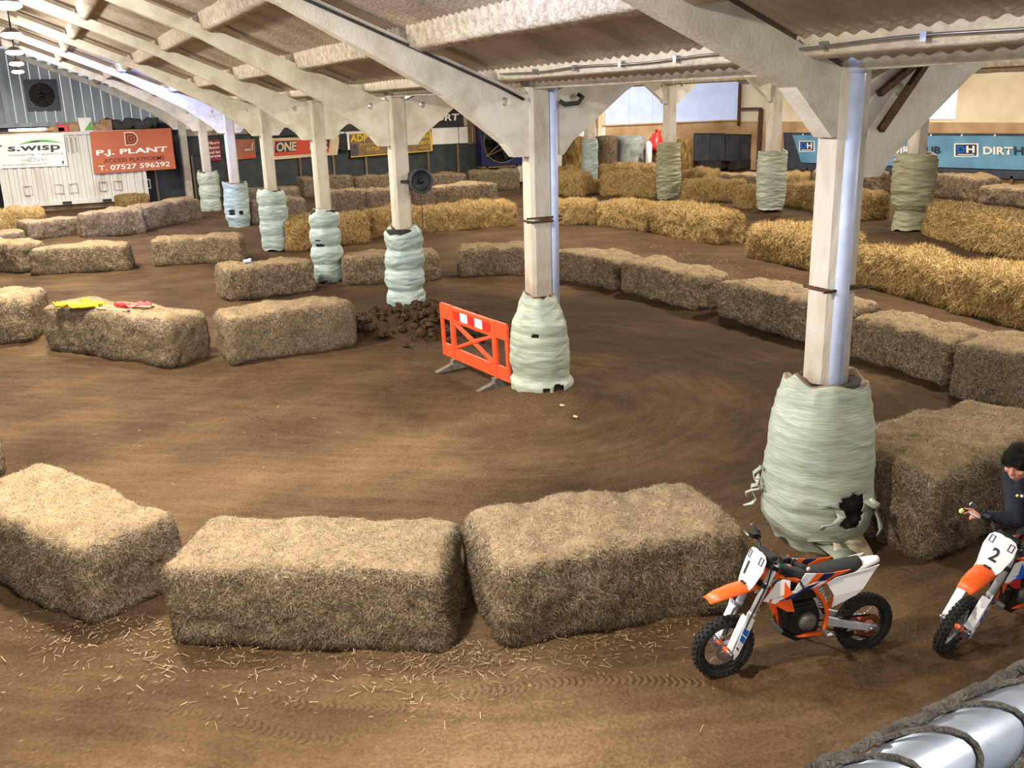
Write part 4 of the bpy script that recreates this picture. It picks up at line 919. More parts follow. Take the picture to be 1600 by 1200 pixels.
Q = quad_y([(495, 206), (725, 197), (722, 166), (495, 176)], GY - .03)
bk = banner('black_banner', Q, 'banner_black', 'long black banner with big white letters behind the second and third posts')
txt(bk, 'CFSPORT', Q, .10, .32, .40, .82, 'ink_white', 0.04, .15); txt(bk, 'RFSPORT', Q, .62, .30, .97, .66, 'ink_white', 0.03, .1)
Q = quad_y([(422, 214), (500, 208), (500, 182), (424, 186)], GY - .03)
bk2 = banner('black_banner', Q, 'banner_black', 'short black banner with white letters above the cream and red sign'); txt(bk2, 'SURF', Q, .08, .45, .5, .95, 'ink_white', 0.04, .15)
mb = MB(); c = at_y(537, 222, GY - .15); mb.box((c.x, GY - .12, c.z), (0.3, .12, 0.75)); sp = tag(mb.build('notice_post', 'dark_metal'), 'narrow grey box beside the brown sign with yellow letters', 'box')
MB().box((c.x + .22, GY - .12, c.z - .02), (.1, .1, .68)).build('white_edge', 'white_plastic', sp)

# things on top of the container
def junk(name, px, py, w, h, m, label, cat, d=.35):
    c = at_y(px, py, cy + .35); return tag(MB().box((c.x, cy + .35, CT + h / 2 + .0), (w, d, h)).build(name, m, None, 0.015), label, cat)
j = junk('cardboard_box', 151, 198, .32, .26, 'cardboard', 'small brown box on the container, left of the taller box', 'box'); MB().box((0, 0, 0), (.05, .36, .01)).build('tape', 'ink_pale', j).location = (at_y(151, 198, cy + .35).x, cy + .35, CT + .27)
junk('cardboard_box', 166, 196, .42, .42, 'cardboard', 'taller brown box on the container behind the orange banner', 'box')
c = at_y(135, 197, cy + .2); s = MB(); s.prism([[(-.24, 0), (.24, 0), (.2, .52), (-.28, .52)]], lambda a, b, k: Vector((c.x + a, cy + .2 + (.03 if k else 0), CT + b))); s = tag(s.build('small_board', 'banner_white'), 'small white board with green corner standing on the container', 'board')
MB().prism([[(-.1, .03), (.22, .03), (.19, .4)]], lambda a, b, k: Vector((c.x + a, cy + .2 - (.02 if k else .002), CT + b))).build('green_corner', 'ink_green', s)
c = at_y(102, 196, cy + .35); mb = MB(); mb.box((c.x - .1, cy + .35, CT + .14), (.4, .3, .28)); mb.bar((c.x - .3, cy + .3, CT + .3), (c.x + .1, cy + .3, CT + .1), .08); tag(mb.build('red_can', 'red_plastic', None, .02), 'red can lying on the container beside a dark crate', 'can')
c = at_y(113, 198, cy + .35); tag(MB().box((c.x, cy + .4, CT + .16), (.5, .3, .32)).box((c.x, cy + .4, CT + .34), (.54, .34, .04)).build('crate', 'cardboard', None, .01), 'brown crate on the container beside the red can', 'crate')
c = at_y(125, 200, cy + .35); tag(MB().box((c.x, cy + .4, CT + .15), (.26, .25, .3)).box((c.x, cy + .4, CT + .31), (.28, .27, .03)).build('tool_box', 'navy_plastic', None, .01), 'dark blue box on the container left of the small white board', 'box')
c = at_y(205, 190, cy + .35); mb = MB(); n = 14; mb.tube([(c.x - 1.0 + 2.0 * i / n, cy + .45 + .05 * math.sin(i * 1.7), CT + .22 + .07 * math.sin(i * 1.1)) for i in range(n + 1)], [.2 + .05 * math.sin(i * 2.3) for i in range(n + 1)], 12); tag(mb.build('rolled_netting', 'rope'), 'roll of dark brown netting lying on the container behind the orange banner', 'netting')
c = at_y(40, 203, cy + .3); t = tag(MB().box((c.x, cy + .3, CT + .04), (1.9, .25, .08)).build('timber_plank', 'timber', None, .01), 'long plank lying on the container below the bright tube lamp', 'plank')
tl = tag(MB().box((c.x + .2, cy + .3, CT + .13), (1.6, .14, .1)).build('tube_lamp_body', 'steel'), 'lit tube lamp lying on the plank on the container', 'lamp'); tl.name = 'tube_lamp'
MB().tube([(c.x - .3, cy + .2, CT + .14), (c.x + .7, cy + .2, CT + .14)], .03, 8).build('tube', 'lamp_glow', tl)
c = at_y(84, 200, cy + .35); tag(MB().box((c.x, cy + .35, CT + .1), (.8, .3, .2)).box((c.x + .1, cy + .35, CT + .22), (.5, .2, .06)).build('rolled_sack', 'stone_wrap', None, .04), 'pale folded sack on the container between tube lamp and red can', 'sack')

# big black fan at the end of the span
fx = at_y(780, 215, 42.2); t = empty('drum_fan', (fx.x + .45, 43.15, 1.02)); tag(t, 'large square black fan on the far wall left of the white end wall', 'fan'); s = 1.12
MB().prism([[(-s, 0), (s, 0), (s, 2.2), (-s, 2.2)], circ(0, 1.1, 0.95, 32)], lambda a, b, k: Vector((a, -.3 if k else .3, b))).build('housing', 'navy_plastic', t); MB().box((0, .32, 1.1), (2.2, .04, 2.2)).build('back_plate', 'black_plastic', t)
mb = MB(); mb.lathe([(0.95, -.32), (.99, -.34), (1.0, -.30), (.95, -.30)], 32, Matrix.Translation((0, 0, 1.1)) @ Matrix.Rotation(D(90), 4, 'X') @ Matrix.Scale(-1, 4, (0, 0, 1)), closed=True); mb.build('guard_ring', 'timber', t)
mb = MB()
for i in range(6):
    M = Matrix.Rotation(i * math.pi / 3, 3, 'Y'); mb.add([M @ Vector(p) + Vector((0, 0, 1.1)) for p in ((.1, -.12, -.06), (.9, -.16, -.22), (.9, .1, .22), (.1, .1, .08), (.1, -.1, -.06), (.9, -.14, -.22), (.9, .12, .22), (.1, .12, .08))], [(0, 1, 2, 3), (7, 6, 5, 4), (0, 4, 5, 1), (1, 5, 6, 2), (2, 6, 7, 3)])
mb.build('blades', 'dark_metal', t); MB().ball((0, -.1, 1.1), (.16, .2, .16)).build('motor', 'dark_metal', t); MB().bar((-.9, -.33, .45), (.3, -.33, 1.35), .04).bar((-.9, -.33, .45), (.55, -.33, 1.0), .03).build('strut', 'timber', t)
MB().box((-.8, 0, -.5), (.1, .5, 1.0)).box((.8, 0, -.5), (.1, .5, 1.0)).box((0, 0, -.05), (2.2, .5, .1)).build('stand', 'timber', t)
# blue fan on the third post with rope
c = at_y(651, 282, 16.3); t = empty('post_fan', (c.x, 16.2, c.z)); tag(t, 'round dark blue fan hung on the right side of the third white post', 'fan')
RX = Matrix.Rotation(D(90), 4, 'X')
MB().lathe([(0.0, -.12), (.17, -.12), (.20, -.09), (.20, .10), (.22, .12), (.22, .15), (.185, .15), (.185, .10), (.0, .10)], 28, RX).build('drum', 'tarp_navy', t)
MB().lathe([(0, .13), (.05, .13), (.05, .1)], 14, RX).build('hub', 'black_plastic', t)
mb = MB()
for r in (.08, .12, .16): mb.lathe([(r, .145), (r + .006, .15), (r + .006, .14)], 24, RX, closed=True)
mb.build('grille', 'dark_metal', t); MB().bar((-.2, 0, 0), (-.32, .06, 0), .05).build('bracket', 'dark_metal', t)
mb = MB(); mb.tube([(.02, -.02, -.2), (.03, -.02, -.5), (.025, -.02, -.8), (.0, -.02, -.92), (-.03, -.02, -.98), (.02, -.02, -1.0), (.04, -.02, -.9)], .008, 6); tag(mb.build('pull_rope', 'rope', t), 'hanging cord')

# round bales and bits before the third-span end wall
def round_bale(x0, x1, yt, yb, m, label, Y=42.3):
    a = at_y(x0, yb, Y); b = at_y(x1, yb, Y); r = (b.x - a.x) / 2 * .93; zt = at_y(x0, yt, Y).z; z0 = 0.02
    prof = [(0, z0)] + [(r * (1 - .06 * (abs(i / 10 - .5) * 2) ** 6) + .01 * math.sin(i * 5), z0 + (zt - z0) * i / 10) for i in range(11)] + [(r * .5, zt + .04), (0, zt + .05)]
    o = MB().lathe(prof, 32, Matrix.Translation(((a.x + b.x) / 2, Y, 0))).build('round_bale', m); return tag(o, label, 'round bale', 'round bales by the far white wall')
round_bale(879, 915, 215, 246, 'straw_gold', 'straw-coloured round bale left of the slim two-toned padding')
round_bale(930, 963, 214, 246, 'straw_old', 'brown round bale right of the slim two-toned padding')
round_bale(963, 1006, 214, 246, 'wrap_grey', 'round bale in blue-grey wrap before the bright wall panel')
round_bale(1004, 1030, 226, 250, 'straw_gold', 'low round bale under the red bag, left of the dirty wrapped post', 41.8); round_bale(1058, 1080, 218, 248, 'straw_gold', 'round bale showing right of the dirty wrapped post', 41.8)
c = at_y(1019, 226, 41.6); o = MB().lathe([(0, -.45), (.42, -.45), (.47, -.3), (.40, .05), (.26, .38), (.12, .5), (.16, .62), (0, .6)], 14, Matrix.Translation((c.x, 41.3, c.z + .1)) @ Matrix.Rotation(.25, 4, 'Y')); rr2 = random.Random(2); o.mapv(lambda p: p + Vector((rr2.uniform(-.05, .05), rr2.uniform(-.03, .03), rr2.uniform(-.06, .06)))); tag(o.build('red_bag', 'red_plastic'), 'crumpled red bag lying on a low round bale by the white wall', 'bag')
c = at_y(1008, 228, 41.3); tag(MB().lathe([(0, 0), (.15, 0), (.17, .5), (.1, .55), (0, .56)], 14, Matrix.Translation((c.x - .05, 40.9, 0.02)) @ Matrix.Scale(3.4, 4, (0, 0, 1))).build('white_drum', 'white_plastic'), 'slim white drum left of the red bag', 'drum')
# navy mats along the side wall
def quad_x(pts, X): return [at_x(px, py, X) for px, py in pts]
for k, (p, lab) in enumerate((([(1086, 252), (1134, 252), (1133, 208), (1087, 208)], 'dark navy crash mat standing left of its twin at the cream wall'), ([(1135, 252), (1180, 254), (1178, 210), (1135, 209)], 'dark navy crash mat standing right of its twin at the cream wall'))):
    Qm = quad_y(p, 42.6); o = tag(board(MB(), *Qm, th=.22).build('crash_mat', 'tarp_navy', None, .05), lab, 'mat', 'navy mats')
    mb = MB(); patch(mb, Qm, .0, .94, 1, 1, .015); patch(mb, Qm, .47, .0, .50, .94, .01); mb.build('seam', 'banner_black', o)
    c = (Qm[0] + Qm[1]) / 2; MB().box((c.x, 42.7, Qm[0].z / 2 + .05), (1.4, .3, Qm[0].z - .05)).build('base_block', 'banner_black', o)
# blue banner fence
FX = WX - 0.35
Qb = quad_x([(1226, 264), (1640, 282), (1640, 209), (1224, 207)], FX + .06); fb = tag(board(MB(), *Qb, th=.1).build('banner_fence', 'tarp_navy'), 'long blue banner on a dark backing along the cream side wall', 'banner')
Qd = quad_x([(1252, 254), (1640, 267), (1640, 213), (1238, 211)], FX); board(MB(), *Qd, th=.03).build('blue_sheet', 'banner_blue', fb)
def fx_txt(s, x0, x1, yt0, yb0, yt1, yb1, m, bold=.03, out=.03):
    BL = at_x(x0, yb0, FX); BR = at_x(x1, yb1, FX); TL = at_x(x0, yt0, FX); return text_on(s, BL, BR, TL, m, fb, bold, out)
for (x0, x1, y0, y1) in ((1250, 1272, 221, 236), (1357, 1387, 225, 243), (1492, 1528, 225, 244)):
    q = [at_x(x0 - 1, y1 + 1, FX), at_x(x1 + 1, y1 + 1, FX), at_x(x1 + 1, y0 - 1, FX), at_x(x0 - 1, y0 - 1, FX)]
    patch(mb := MB(), q, 0, 0, 1, 1, .012); mb.build('logo_border', 'ink_white', fb); patch(mb := MB(), q, .07, .08, .93, .92, .02); mb.build('logo_plate', 'ink_navy', fb)
    P = q; f = lambda u, v: (P[0] * (1 - u) + P[1] * u) * (1 - v) + (P[3] * (1 - u) + P[2] * u) * v
    text_on('D', f(.14, .3), f(.48, .3), f(.14, .82), 'blue_plastic', fb, .04, .03); text_on('H', f(.52, .3), f(.86, .3), f(.52, .82), 'ink_white', fb, .04, .03); patch(mb := MB(), q, .16, .14, .84, .2, .03); mb.build('logo_line', 'ink_white', fb)
fx_txt('SHOP', 1280, 1318, 225, 236, 226, 238, 'ink_white'); fx_txt('DIRT', 1395, 1432, 229, 240, 229, 240, 'ink_white'); fx_txt('HUB', 1434, 1470, 229, 240, 229, 240, 'ink_navy'); fx_txt('DIRT', 1537, 1583, 229, 241, 229, 242, 'ink_white'); fx_txt('HUB', 1585, 1632, 229, 242, 230, 243, 'ink_navy')
for k in range(9):
    u = (k + .5) / 9; p = Qd[3] * (1 - u) + Qd[2] * u; MB().box((FX - .02, p.y, p.z + .03), (.04, .06, .08)).build('tie', 'white_plastic', fb)
mb = MB()
for k in range(10):
    u = k / 9; p = Qb[0] * (1 - u) + Qb[1] * u; mb = MB().box((FX + .12, p.y, p.z / 2 + .05), (.12, .12, p.z + .1)); mb.build('leg', 'timber', fb)

# ridge lamps
LAMP_LABEL = ['floodlight under the ridge behind the camera, farthest back', 'floodlight under the ridge just behind the camera', 'floodlight under the ridge high above the front bales', 'floodlight under the ridge high above the nearer infield, out of view', 'topmost bright floodlight of the row at the left edge', 'second bright floodlight from the top of the row at the left edge', 'third bright floodlight from the top of the row at the left edge', 'second lowest bright floodlight of the row at the left edge', 'lowest bright floodlight of the row, above the gable fans']
for i, y in enumerate(LAMP_Y):
    t = empty('ridge_lamp', (LAMP_X, y, 5.36)); tag(t, LAMP_LABEL[i], 'lamp', 'floodlights under the ridge')
    MB().lathe([(0, .14), (.08, .13), (.16, .07), (.18, .04), (.16, .04), (0, .06)], 20).build('shade', 'steel', t); MB().ball((0, 0, -.0), (.19, .19, .055), 16, 8).build('lens', 'lamp_glow', t)
    MB().tube([(0, 0, .1), (0, 0, z_nave(0) - 5.38)], .012, 6).build('hanger', 'dark_metal', t)

# ---------------------------------------------------------------- orange barrier
f1 = G(712, 577); f2 = G(779, 604); u = (f2 - f1); u.z = 0; u.normalize(); mid = (f1 + f2) / 2; zb = float(ground0(mid.x, mid.y))
bt = empty('safety_barrier', (mid.x, mid.y, zb + .01), math.atan2(u.y, u.x)); tag(bt, 'orange plastic safety barrier with red and white strip beside the bottle-shaped wrap', 'barrier')
bt.rotation_euler[0] = D(2)
outl = [(-1.0, .16), (1.0, .16), (1.0, .95), (.97, 1.0), (.63, 1.0), (.63, .97), (-.63, .97), (-.63, 1.0), (-.97, 1.0), (-1.0, .95)]
def tri(c, e=.03):
    g = Vector((sum(p[0] for p in c) / len(c), sum(p[1] for p in c) / len(c))); return c
holes = [[(-.93, .36), (-.93, .76), (-.69, .76), (-.69, .36)], [(.69, .36), (.69, .76), (.93, .76), (.93, .36)],
         [(-.50, .75), (.50, .75), (0.0, .595)], [(-.50, .345), (0.0, .525), (.50, .345)], [(-.57, .375), (-.57, .725), (-.075, .56)], [(.57, .375), (.075, .56), (.57, .725)]]
MB().prism([outl] + holes, lambda a, b, k: Vector((a, .02 if k else -.02, b))).build('panel', 'barrier_orange', bt, .006)
for x in (-.63, .63): MB().box((x, 0, .56), (.075, .06, .86)).build('upright', 'barrier_orange', bt, .012)
for a, b in (((-.55, 0, .74), (.55, 0, .36)), ((-.55, 0, .36), (.55, 0, .74))): MB().bar(a, b, .055, .045).build('diagonal_brace', 'barrier_orange', bt, .01)
for z in (.18, .78, .98): MB().box((0, 0, z), (1.96 if z < .9 else 1.2, .055, .022)).build('edge_rib', 'barrier_orange', bt)
for s in (-1, 1):
    for k in range(5):
        o = MB().box((-.44 + k * .22, s * .022, .875), (.22, .006, .13)).build('reflective_strip', 'white_tape' if k % 2 else 'red_tape', bt); tag(o, 'white strip' if k % 2 else 'red strip')
for x in (-.63, .63):
    MB().prism([[(-.34, 0), (.34, 0), (.34, .025), (.07, .10), (.07, .16), (-.07, .16), (-.07, .10), (-.34, .025)]], lambda a, b, k, x=x: Vector((x + (.05 if k else -.05), a, b))).build('foot', 'grey_rubber', bt, .006)

# ---------------------------------------------------------------- flags on the bale
def cloth(pts, wd, m, seed, parent, z0):
    n = len(pts) * 5; P = np.array(pts, float); t = np.linspace(0, len(pts) - 1, n); cx = np.interp(t, range(len(pts)), P[:, 0]); cy_ = np.interp(t, range(len(pts)), P[:, 1])
    d = np.array(pts[-1]) - np.array(pts[0]); d = d / np.linalg.norm(d); nn = np.array([-d[1], d[0]]); k = 9; vs = []
    for i in range(n):
        taper = min(1, .4 + 3 * min(i, n - 1 - i) / n)
        for j in range(k):
            s = (j / (k - 1) - .5) * wd * taper; q = np.array([i * .5 + seed, j * .8]); h = z0 + .055 + .06 * float(vnoise(q, seed)) + .02 * math.sin(j * 1.9 + i * .4)
            vs.append((cx[i] + nn[0] * s + .02 * float(vnoise(q * 1.7, seed + 3)), cy_[i] + nn[1] * s, max(h, z0 + .008)))
    fs = [(i * k + j, i * k + j + 1, (i + 1) * k + j + 1, (i + 1) * k + j) for i in range(n - 1) for j in range(k - 1)]
    o = MB().add(vs, fs, 0, True).build('cloth', m, parent); o.modifiers.new('solid', 'SOLIDIFY').thickness = .006; return o
FB = BALES[14]; zt = FB.location.z + .85
def onb(px, py): return at_z(px, py, zt + .06)
def flag(name, ends, stick, m, wd, seed, label):
    t = empty(name, (0, 0, 0)); a, b = onb(*ends[0]), onb(*ends[1]); mid = (a + b) / 2; t.location = (mid.x, mid.y, zt)
    loc = lambda p: (p.x - mid.x, p.y - mid.y)
    cloth([loc(a), ((a.x + b.x) / 2 - mid.x, (a.y + b.y) / 2 - mid.y + .03), loc(b)], wd, m, seed, t, .0)
    s0, s1 = onb(*stick[0]), onb(*stick[1]); MB().tube([(s0.x - mid.x, s0.y - mid.y, .03), (s1.x - mid.x, s1.y - mid.y, .035)], .013, 8).build('stick', 'wood_stick', t)
    e = loc(s1); MB().tube([(e[0], e[1], .035), (e[0] + (s1.x - s0.x) * .06, e[1] + (s1.y - s0.y) * .06, .035)], .016, 8).build('handle', 'black_plastic', t)
    tag(t, label, 'flag', 'marshal flags on the bale')
flag('marshal_flag', ((86, 474), (150, 477)), ((150, 479), (199, 483)), 'flag_yellow', .26, 4, 'crumpled yellow flag at the left end of the dark bale')
flag('marshal_flag', ((128, 471), (164, 474)), ((160, 476), (182, 478)), 'flag_yellow', .2, 9, 'second yellow flag, half under the crumpled one, nearer the red flag')
flag('marshal_flag', ((180, 476), (236, 475)), ((164, 475), (236, 477)), 'flag_red', .17, 6, 'rolled red flag on the dark bale, right of the yellow flags')
p = onb(232, 477)
c = G(590, 265); t = MB(); fbz = BALES[-4]
mb = MB(); q = fbz.location; mb.ball((q.x + .9, q.y - .1, q.z + .95), (.55, .3, .09), 14, 6); mb.mapv(lambda p: p + Vector((0, 0, .04 * math.sin(p.x * 9)))); tag(mb.build('red_cloth', 'flag_red'), 'red cloth lying on the far bale left of the third post', 'cloth')
q = BALES[12].location; tag(MB().box((q.x - .35, q.y + .1, q.z + .79), (.16, .12, .06)).box((q.x - .3, q.y + .08, q.z + .83), (.07, .07, .03)).build('lilac_rag', 'pipe_paint', None, .02), 'small lilac rag on the dark rounded bale left of the wavy wrapped post', 'rag')

# ---------------------------------------------------------------- motorbikes
def make_bike(front, rear, label, plate_txt, blue=False, steer=3, lean=0):
    F = Vector(front); Rr = Vector(rear); h = (F - Rr); h.z = 0; h.normalize()
    t = empty('motorbike', (Rr.x, Rr.y, 0.0)); z0 = float(ground0(Rr.x, Rr.y)) + .0
    t.location.z = z0; t.rotation_euler = (D(-lean), 0, math.atan2(h.y, h.x)); tag(t, label, 'motorbike', 'small orange motorbikes')
    WB, rf, rb = 1.12, .235, .225
    ax = Vector((-math.sin(D(25)), 0, math.cos(D(25)))); pivot = Vector((WB - .03, 0, rf)); Ms = Matrix.Rotation(D(steer), 3, ax)
    st = lambda p: Ms @ (p - pivot) + pivot
    S = lambda L, y=0, off=0: Vector((WB, y, rf)) + ax * L + Vector((math.cos(D(25)), 0, math.sin(D(25)))) * off      # along the fork
    def B(mb, name, m, par=t, steered=False, bev=0):
        if steered: mb.mapv(st)
        return mb.build(name, m, par, bev)
    RY = lambda x, z: Matrix.Translation((x, 0, z)) @ Matrix.Rotation(D(90), 4, 'X')
    def wheel(name, x, r, w, steered, rim_w, sprocket=False):
        rr_ = r - .062
        wh = B(MB().lathe([(rr_ - .016, -rim_w), (rr_ + .006, -rim_w), (rr_ - .004, -.3 * rim_w), (rr_ - .004, .3 * rim_w), (rr_ + .006, rim_w), (rr_ - .016, rim_w), (rr_ - .022, 0)], 40, RY(x, r), closed=True), name, 'black_plastic', t, steered)
        mb = MB(); prof = []
        for k in range(14):
            a = 2 * math.pi * k / 14; prof.append((r - .040 + .034 * math.cos(a), w * math.sin(a)))
        mb.lathe(prof, 44, RY(x, r), closed=True)
        n = 34
        for i in range(n):
            for row, (yy, ang, dr) in enumerate(((0, 0, -.004), (w * .62, .6, -.010), (-w * .62, -.6, -.010), (w * .95, 1.15, -.026), (-w * .95, -1.15, -.026))):
                a = 2 * math.pi * (i + (.5 if row in (0, 3, 4) else 0)) / n; rad = r + dr
                M = Matrix.Rotation(-a, 3, 'Y') @ Matrix.Rotation(ang, 3, 'X')
                c = Vector((math.cos(a) * 0, 0, 0)); pos = Vector((x + rad * math.sin(-a) * -1, yy, r + rad * math.cos(a)))
                mb.box(pos, (.021, w * .42, .018), Matrix.Rotation(a, 3, 'Y') @ Matrix.Rotation(-ang, 3, 'X'))
        B(mb, 'tyre', 'rubber', wh, steered)
        B(MB().lathe([(0, -.06), (.022, -.06), (.03, -.045), (.018, -.03), (.018, .03), (.03, .045), (.022, .06), (0, .06)], 16, RY(x, r)), 'hub', 'orange_plastic', wh, steered)
        mb = MB()
        for i in range(28):
            a = 2 * math.pi * i / 28; s = 1 if i % 2 else -1; a2 = a + (.35 if i % 4 < 2 else -.35)
            mb.tube([(x + .026 * math.cos(a2), s * .04, r + .026 * math.sin(a2)), (x + (rr_ - .01) * math.cos(a), s * .005, r + (rr_ - .01) * math.sin(a))], .0022, 4, caps=False)
        sp = B(mb, 'spokes', 'steel', wh, steered); sp['kind'] = 'stuff'
        if sprocket:
            B(MB().prism([[((.092 if i % 2 else .10) * math.cos(i * math.pi / 36), (.092 if i % 2 else .10) * math.sin(i * math.pi / 36)) for i in range(72)], circ(0, 0, .05, 20)], lambda a, b, k: Vector((x + a, .055 + (.005 if k else 0), r + b))), 'sprocket', 'sprocket_rust', wh, steered)
        else:
            B(MB().prism([circ(0, 0, .085, 28)[::-1], circ(0, 0, .055, 20)], lambda a, b, k: Vector((x + a, .05 + (.004 if k else 0), r + b))), 'brake_disc', 'steel', wh, steered)
        return wh
    wheel('front_wheel', WB, rf, .034, True, .022); wheel('rear_wheel', 0, rb, .042, False, .028, True)
    for s in (1, -1):
        y = s * .082
        mb = MB().tube([S(.30, y, -.03), S(.70, y, -.03)], .0245, 14).tube([S(.52, y, -.03), S(.56, y, -.03)], .029, 14).tube([S(.30, y, -.03), S(.33, y, -.03)], .028, 14).tube([S(.70, y, -.03), S(.72, y, -.03)], .022, 12)
        leg = B(mb, 'fork_leg', 'alloy', t, True)
        B(MB().tube([S(.06, y, -.03), S(.31, y, -.03)], .017, 12).tube([S(-.03, y, -.02), S(.07, y, -.03)], [.022, .026], 12).bar(S(-.02, y - .02, -.01), S(-.02, y + .02, -.01), .05), 'slider', 'steel', leg, True)
        g = MB().prism([[(.02, -.008), (.24, .014), (.33, .035), (.31, .0), (.29, -.045), (.22, -.05), (.02, -.05), (-.03, -.035)]], lambda a, b, k, y=y, s=s: S(a, y + s * (.034 if k else .024), b + .0)).prism([[(.03, .018), (.27, .024), (.29, .014), (.03, .008)]], lambda a, b, k, y=y: S(a, y + (.03 if k else -.03), b))
        gd = B(g, 'fork_guard', 'white_plastic', leg, True)
        B(MB().prism([[(.10, -.045), (.12, -.005), (.165, .002), (.145, -.045)]], lambda a, b, k, y=y, s=s: S(a, y + s * (.036 if k else .034), b)).prism([[(.155, -.045), (.175, .002), (.215, .004), (.20, -.045)]], lambda a, b, k, y=y, s=s: S(a, y + s * (.036 if k else .034), b)), 'guard_mark', 'blue_plastic', leg, True)
        B(MB().prism([[(.045, -.03), (.06, -.005), (.07, -.008), (.055, -.034)]], lambda a, b, k, y=y, s=s: S(a, y + s * (.037 if k else .034), b)), 'guard_stripe', 'black_plastic', leg, True)
    B(MB().tube([S(0, -.11, -.0), S(0, .11, 0)], .011, 10).tube([S(0, .10, 0), S(0, .118, 0)], .016, 6).tube([S(0, -.118, 0), S(0, -.1, 0)], .016, 6), 'front_axle', 'steel', t, True)
    for L, nm in ((.535, 'lower_clamp'), (.675, 'upper_clamp')): B(MB().prism([[(-.11, -.03), (-.11, .03), (-.04, .045), (.04, .045), (.11, .03), (.11, -.03), (.05, -.075), (-.05, -.075)]], lambda a, b, k, L=L: S(L + (.016 if k else -.016), a, b - .02)), nm, 'dark_metal', t, True, .004)
    # front mudguard
    mb = MB(); st_ = [(.80, .69, .05, .02), (.88, .715, .06, .03), (.98, .715, .075, .035), (1.08, .70, .078, .03), (1.18, .675, .07, .022), (1.27, .640, .052, .012)]; n = 9; vs = []
    for (x, z, w, dr) in st_:
        for j in range(n):
            q = j / (n - 1) * 2 - 1; vs.append((x, q * w, z - dr * abs(q) ** 2.5))
    fs = [(i * n + j, i * n + j + 1, (i + 1) * n + j + 1, (i + 1) * n + j) for i in range(len(st_) - 1) for j in range(n - 1)]
    o = B(mb.add(vs, fs, 0, True), 'front_mudguard', 'orange_plastic', t, True); o.modifiers.new('solid', 'SOLIDIFY').thickness = .006
    B(MB().bar((.86, 0, .70), (1.0, 0, .70), .05, .04), 'mudguard_bracket', 'black_plastic', t, True)
    # number plate
    pl_ = [(.56, -.055), (.62, -.085), (.74, -.108), (.82, -.10), (.85, -.075), (.86, -.03), (.855, 0), (.86, .03), (.85, .075), (.82, .10), (.74, .108), (.62, .085), (.56, .055), (.535, 0)]
    pf = lambda L, y, o=0: S(L - .12, y, .075 - 1.4 * y * y + o + .03 * (L - .7))
    npl = B(MB().prism([pl_], lambda a, b, k: pf(a, b, .006 if k else 0), smooth=False), 'number_plate', 'white_plastic', t, True)
    me = text_mesh(plate_txt, .02); co = np.zeros(len(me.vertices) * 3, np.float32); me.vertices.foreach_get('co', co); co = co.reshape(-1, 3); lo, hi = co.min(0), co.max(0)
    P = [st(pf(.66 + .10 * (c[1] - lo[1]) / (hi[1] - lo[1]) + (0 if blue else .0), -(((c[0] - lo[0]) / (hi[0] - lo[0])) - .5) * -1 * (-.055 if blue else -.022) * -1 + (0 if blue else -.04), .011)) for c in co]
    me.vertices.foreach_set('co', np.array([tuple(p) for p in P], np.float32).ravel()); me.materials.clear(); me.materials.append(MATS['black_plastic']); me.update(); link('plate_number', me, t)
    for s_ in (1, -1):
        b0, b1 = sorted((s_ * .052, s_ * .085))
        B(MB().prism([[(.775, b0), (.83, b0), (.83, b1), (.775, b1)], [(.78, b0 + .005), (.78, b1 - .005), (.825, b1 - .005), (.825, b0 + .005)]], lambda a, b, k: pf(a, b, .012 if k else .006)), 'plate_badge', 'navy_plastic', t, True)
    # handlebar
    hb = S(.76, 0, .02); hz = lambda y, dx, dz: Vector((hb.x + dx, y * .94, hb.z - .055 + dz * .8))
    hbar = B(MB().tube([hz(-.36, -.09, .08), hz(-.22, -.055, .075), hz(-.16, -.03, .06), hz(-.07, 0, -.03), hz(.07, 0, -.03), hz(.16, -.03, .06), hz(.22, -.055, .075), hz(.36, -.09, .08)], .0125, 10), 'handlebar', 'black_plastic', t, True)
    B(MB().box(hz(0, -.005, .02), (.06, .17, .05)), 'bar_pad', 'black_seat', t, True, .015)
    for s in (1, -1):
        B(MB().tube([hz(s * .235, -.058, .076), hz(s * .355, -.09, .08)], .0175, 12).tube([hz(s * .235, -.058, .076), hz(s * .245, -.06, .076)], .027, 12), 'grip', 'rubber', t, True)
        B(MB().tube([hz(s * .20, -.02, .08), hz(s * .24, .01, .07), hz(s * .33, -.005, .06)], [.009, .009, .006], 8), 'lever', 'steel' if s < 0 else 'black_plastic', t, True)
        B(MB().tube([hz(s * .355, -.09, .08), hz(s * .365, -.092, .08)], .014, 10), 'grip_end', 'white_plastic', t, True)
        B(MB().tube([hz(s * .19, -.04, .07), hz(s * .215, -.05, .075)], .022, 12).box(hz(s * .20, -.01, .095), (.05, .05, .03)), 'lever_clamp', 'dark_metal', t, True)
    B(MB().tube([hz(.185, -.045, .085), hz(.185, -.045, .11)], .012, 10), 'stop_button', 'red_plastic', t, True)
    B(MB().tube([hz(.19, -.02, .04), S(.72, .10, .01), S(.55, .115, -.01), S(.3, .12, .0), S(.05, .10, -.02)], .006, 6), 'brake_hose', 'black_plastic', t, True)
    for s in (.035, -.035): B(MB().tube([S(.69, s, -.04), hz(s, 0, -.03)], .016, 10), 'bar_mount', 'alloy', t, True)
    # frame
    hd = Vector((.80, 0, .74)); fr = MB()
    fr.tube([hd + Vector((.02, 0, .08)), hd + Vector((.06, 0, -.10))], .028, 12)
    fr.tube([hd, (.74, 0, .50), (.68, 0, .32), (.58, .06, .25), (.40, .09, .26)], .017, 10).tube([(.68, 0, .32), (.58, -.06, .25), (.40, -.09, .26)], .016, 10)
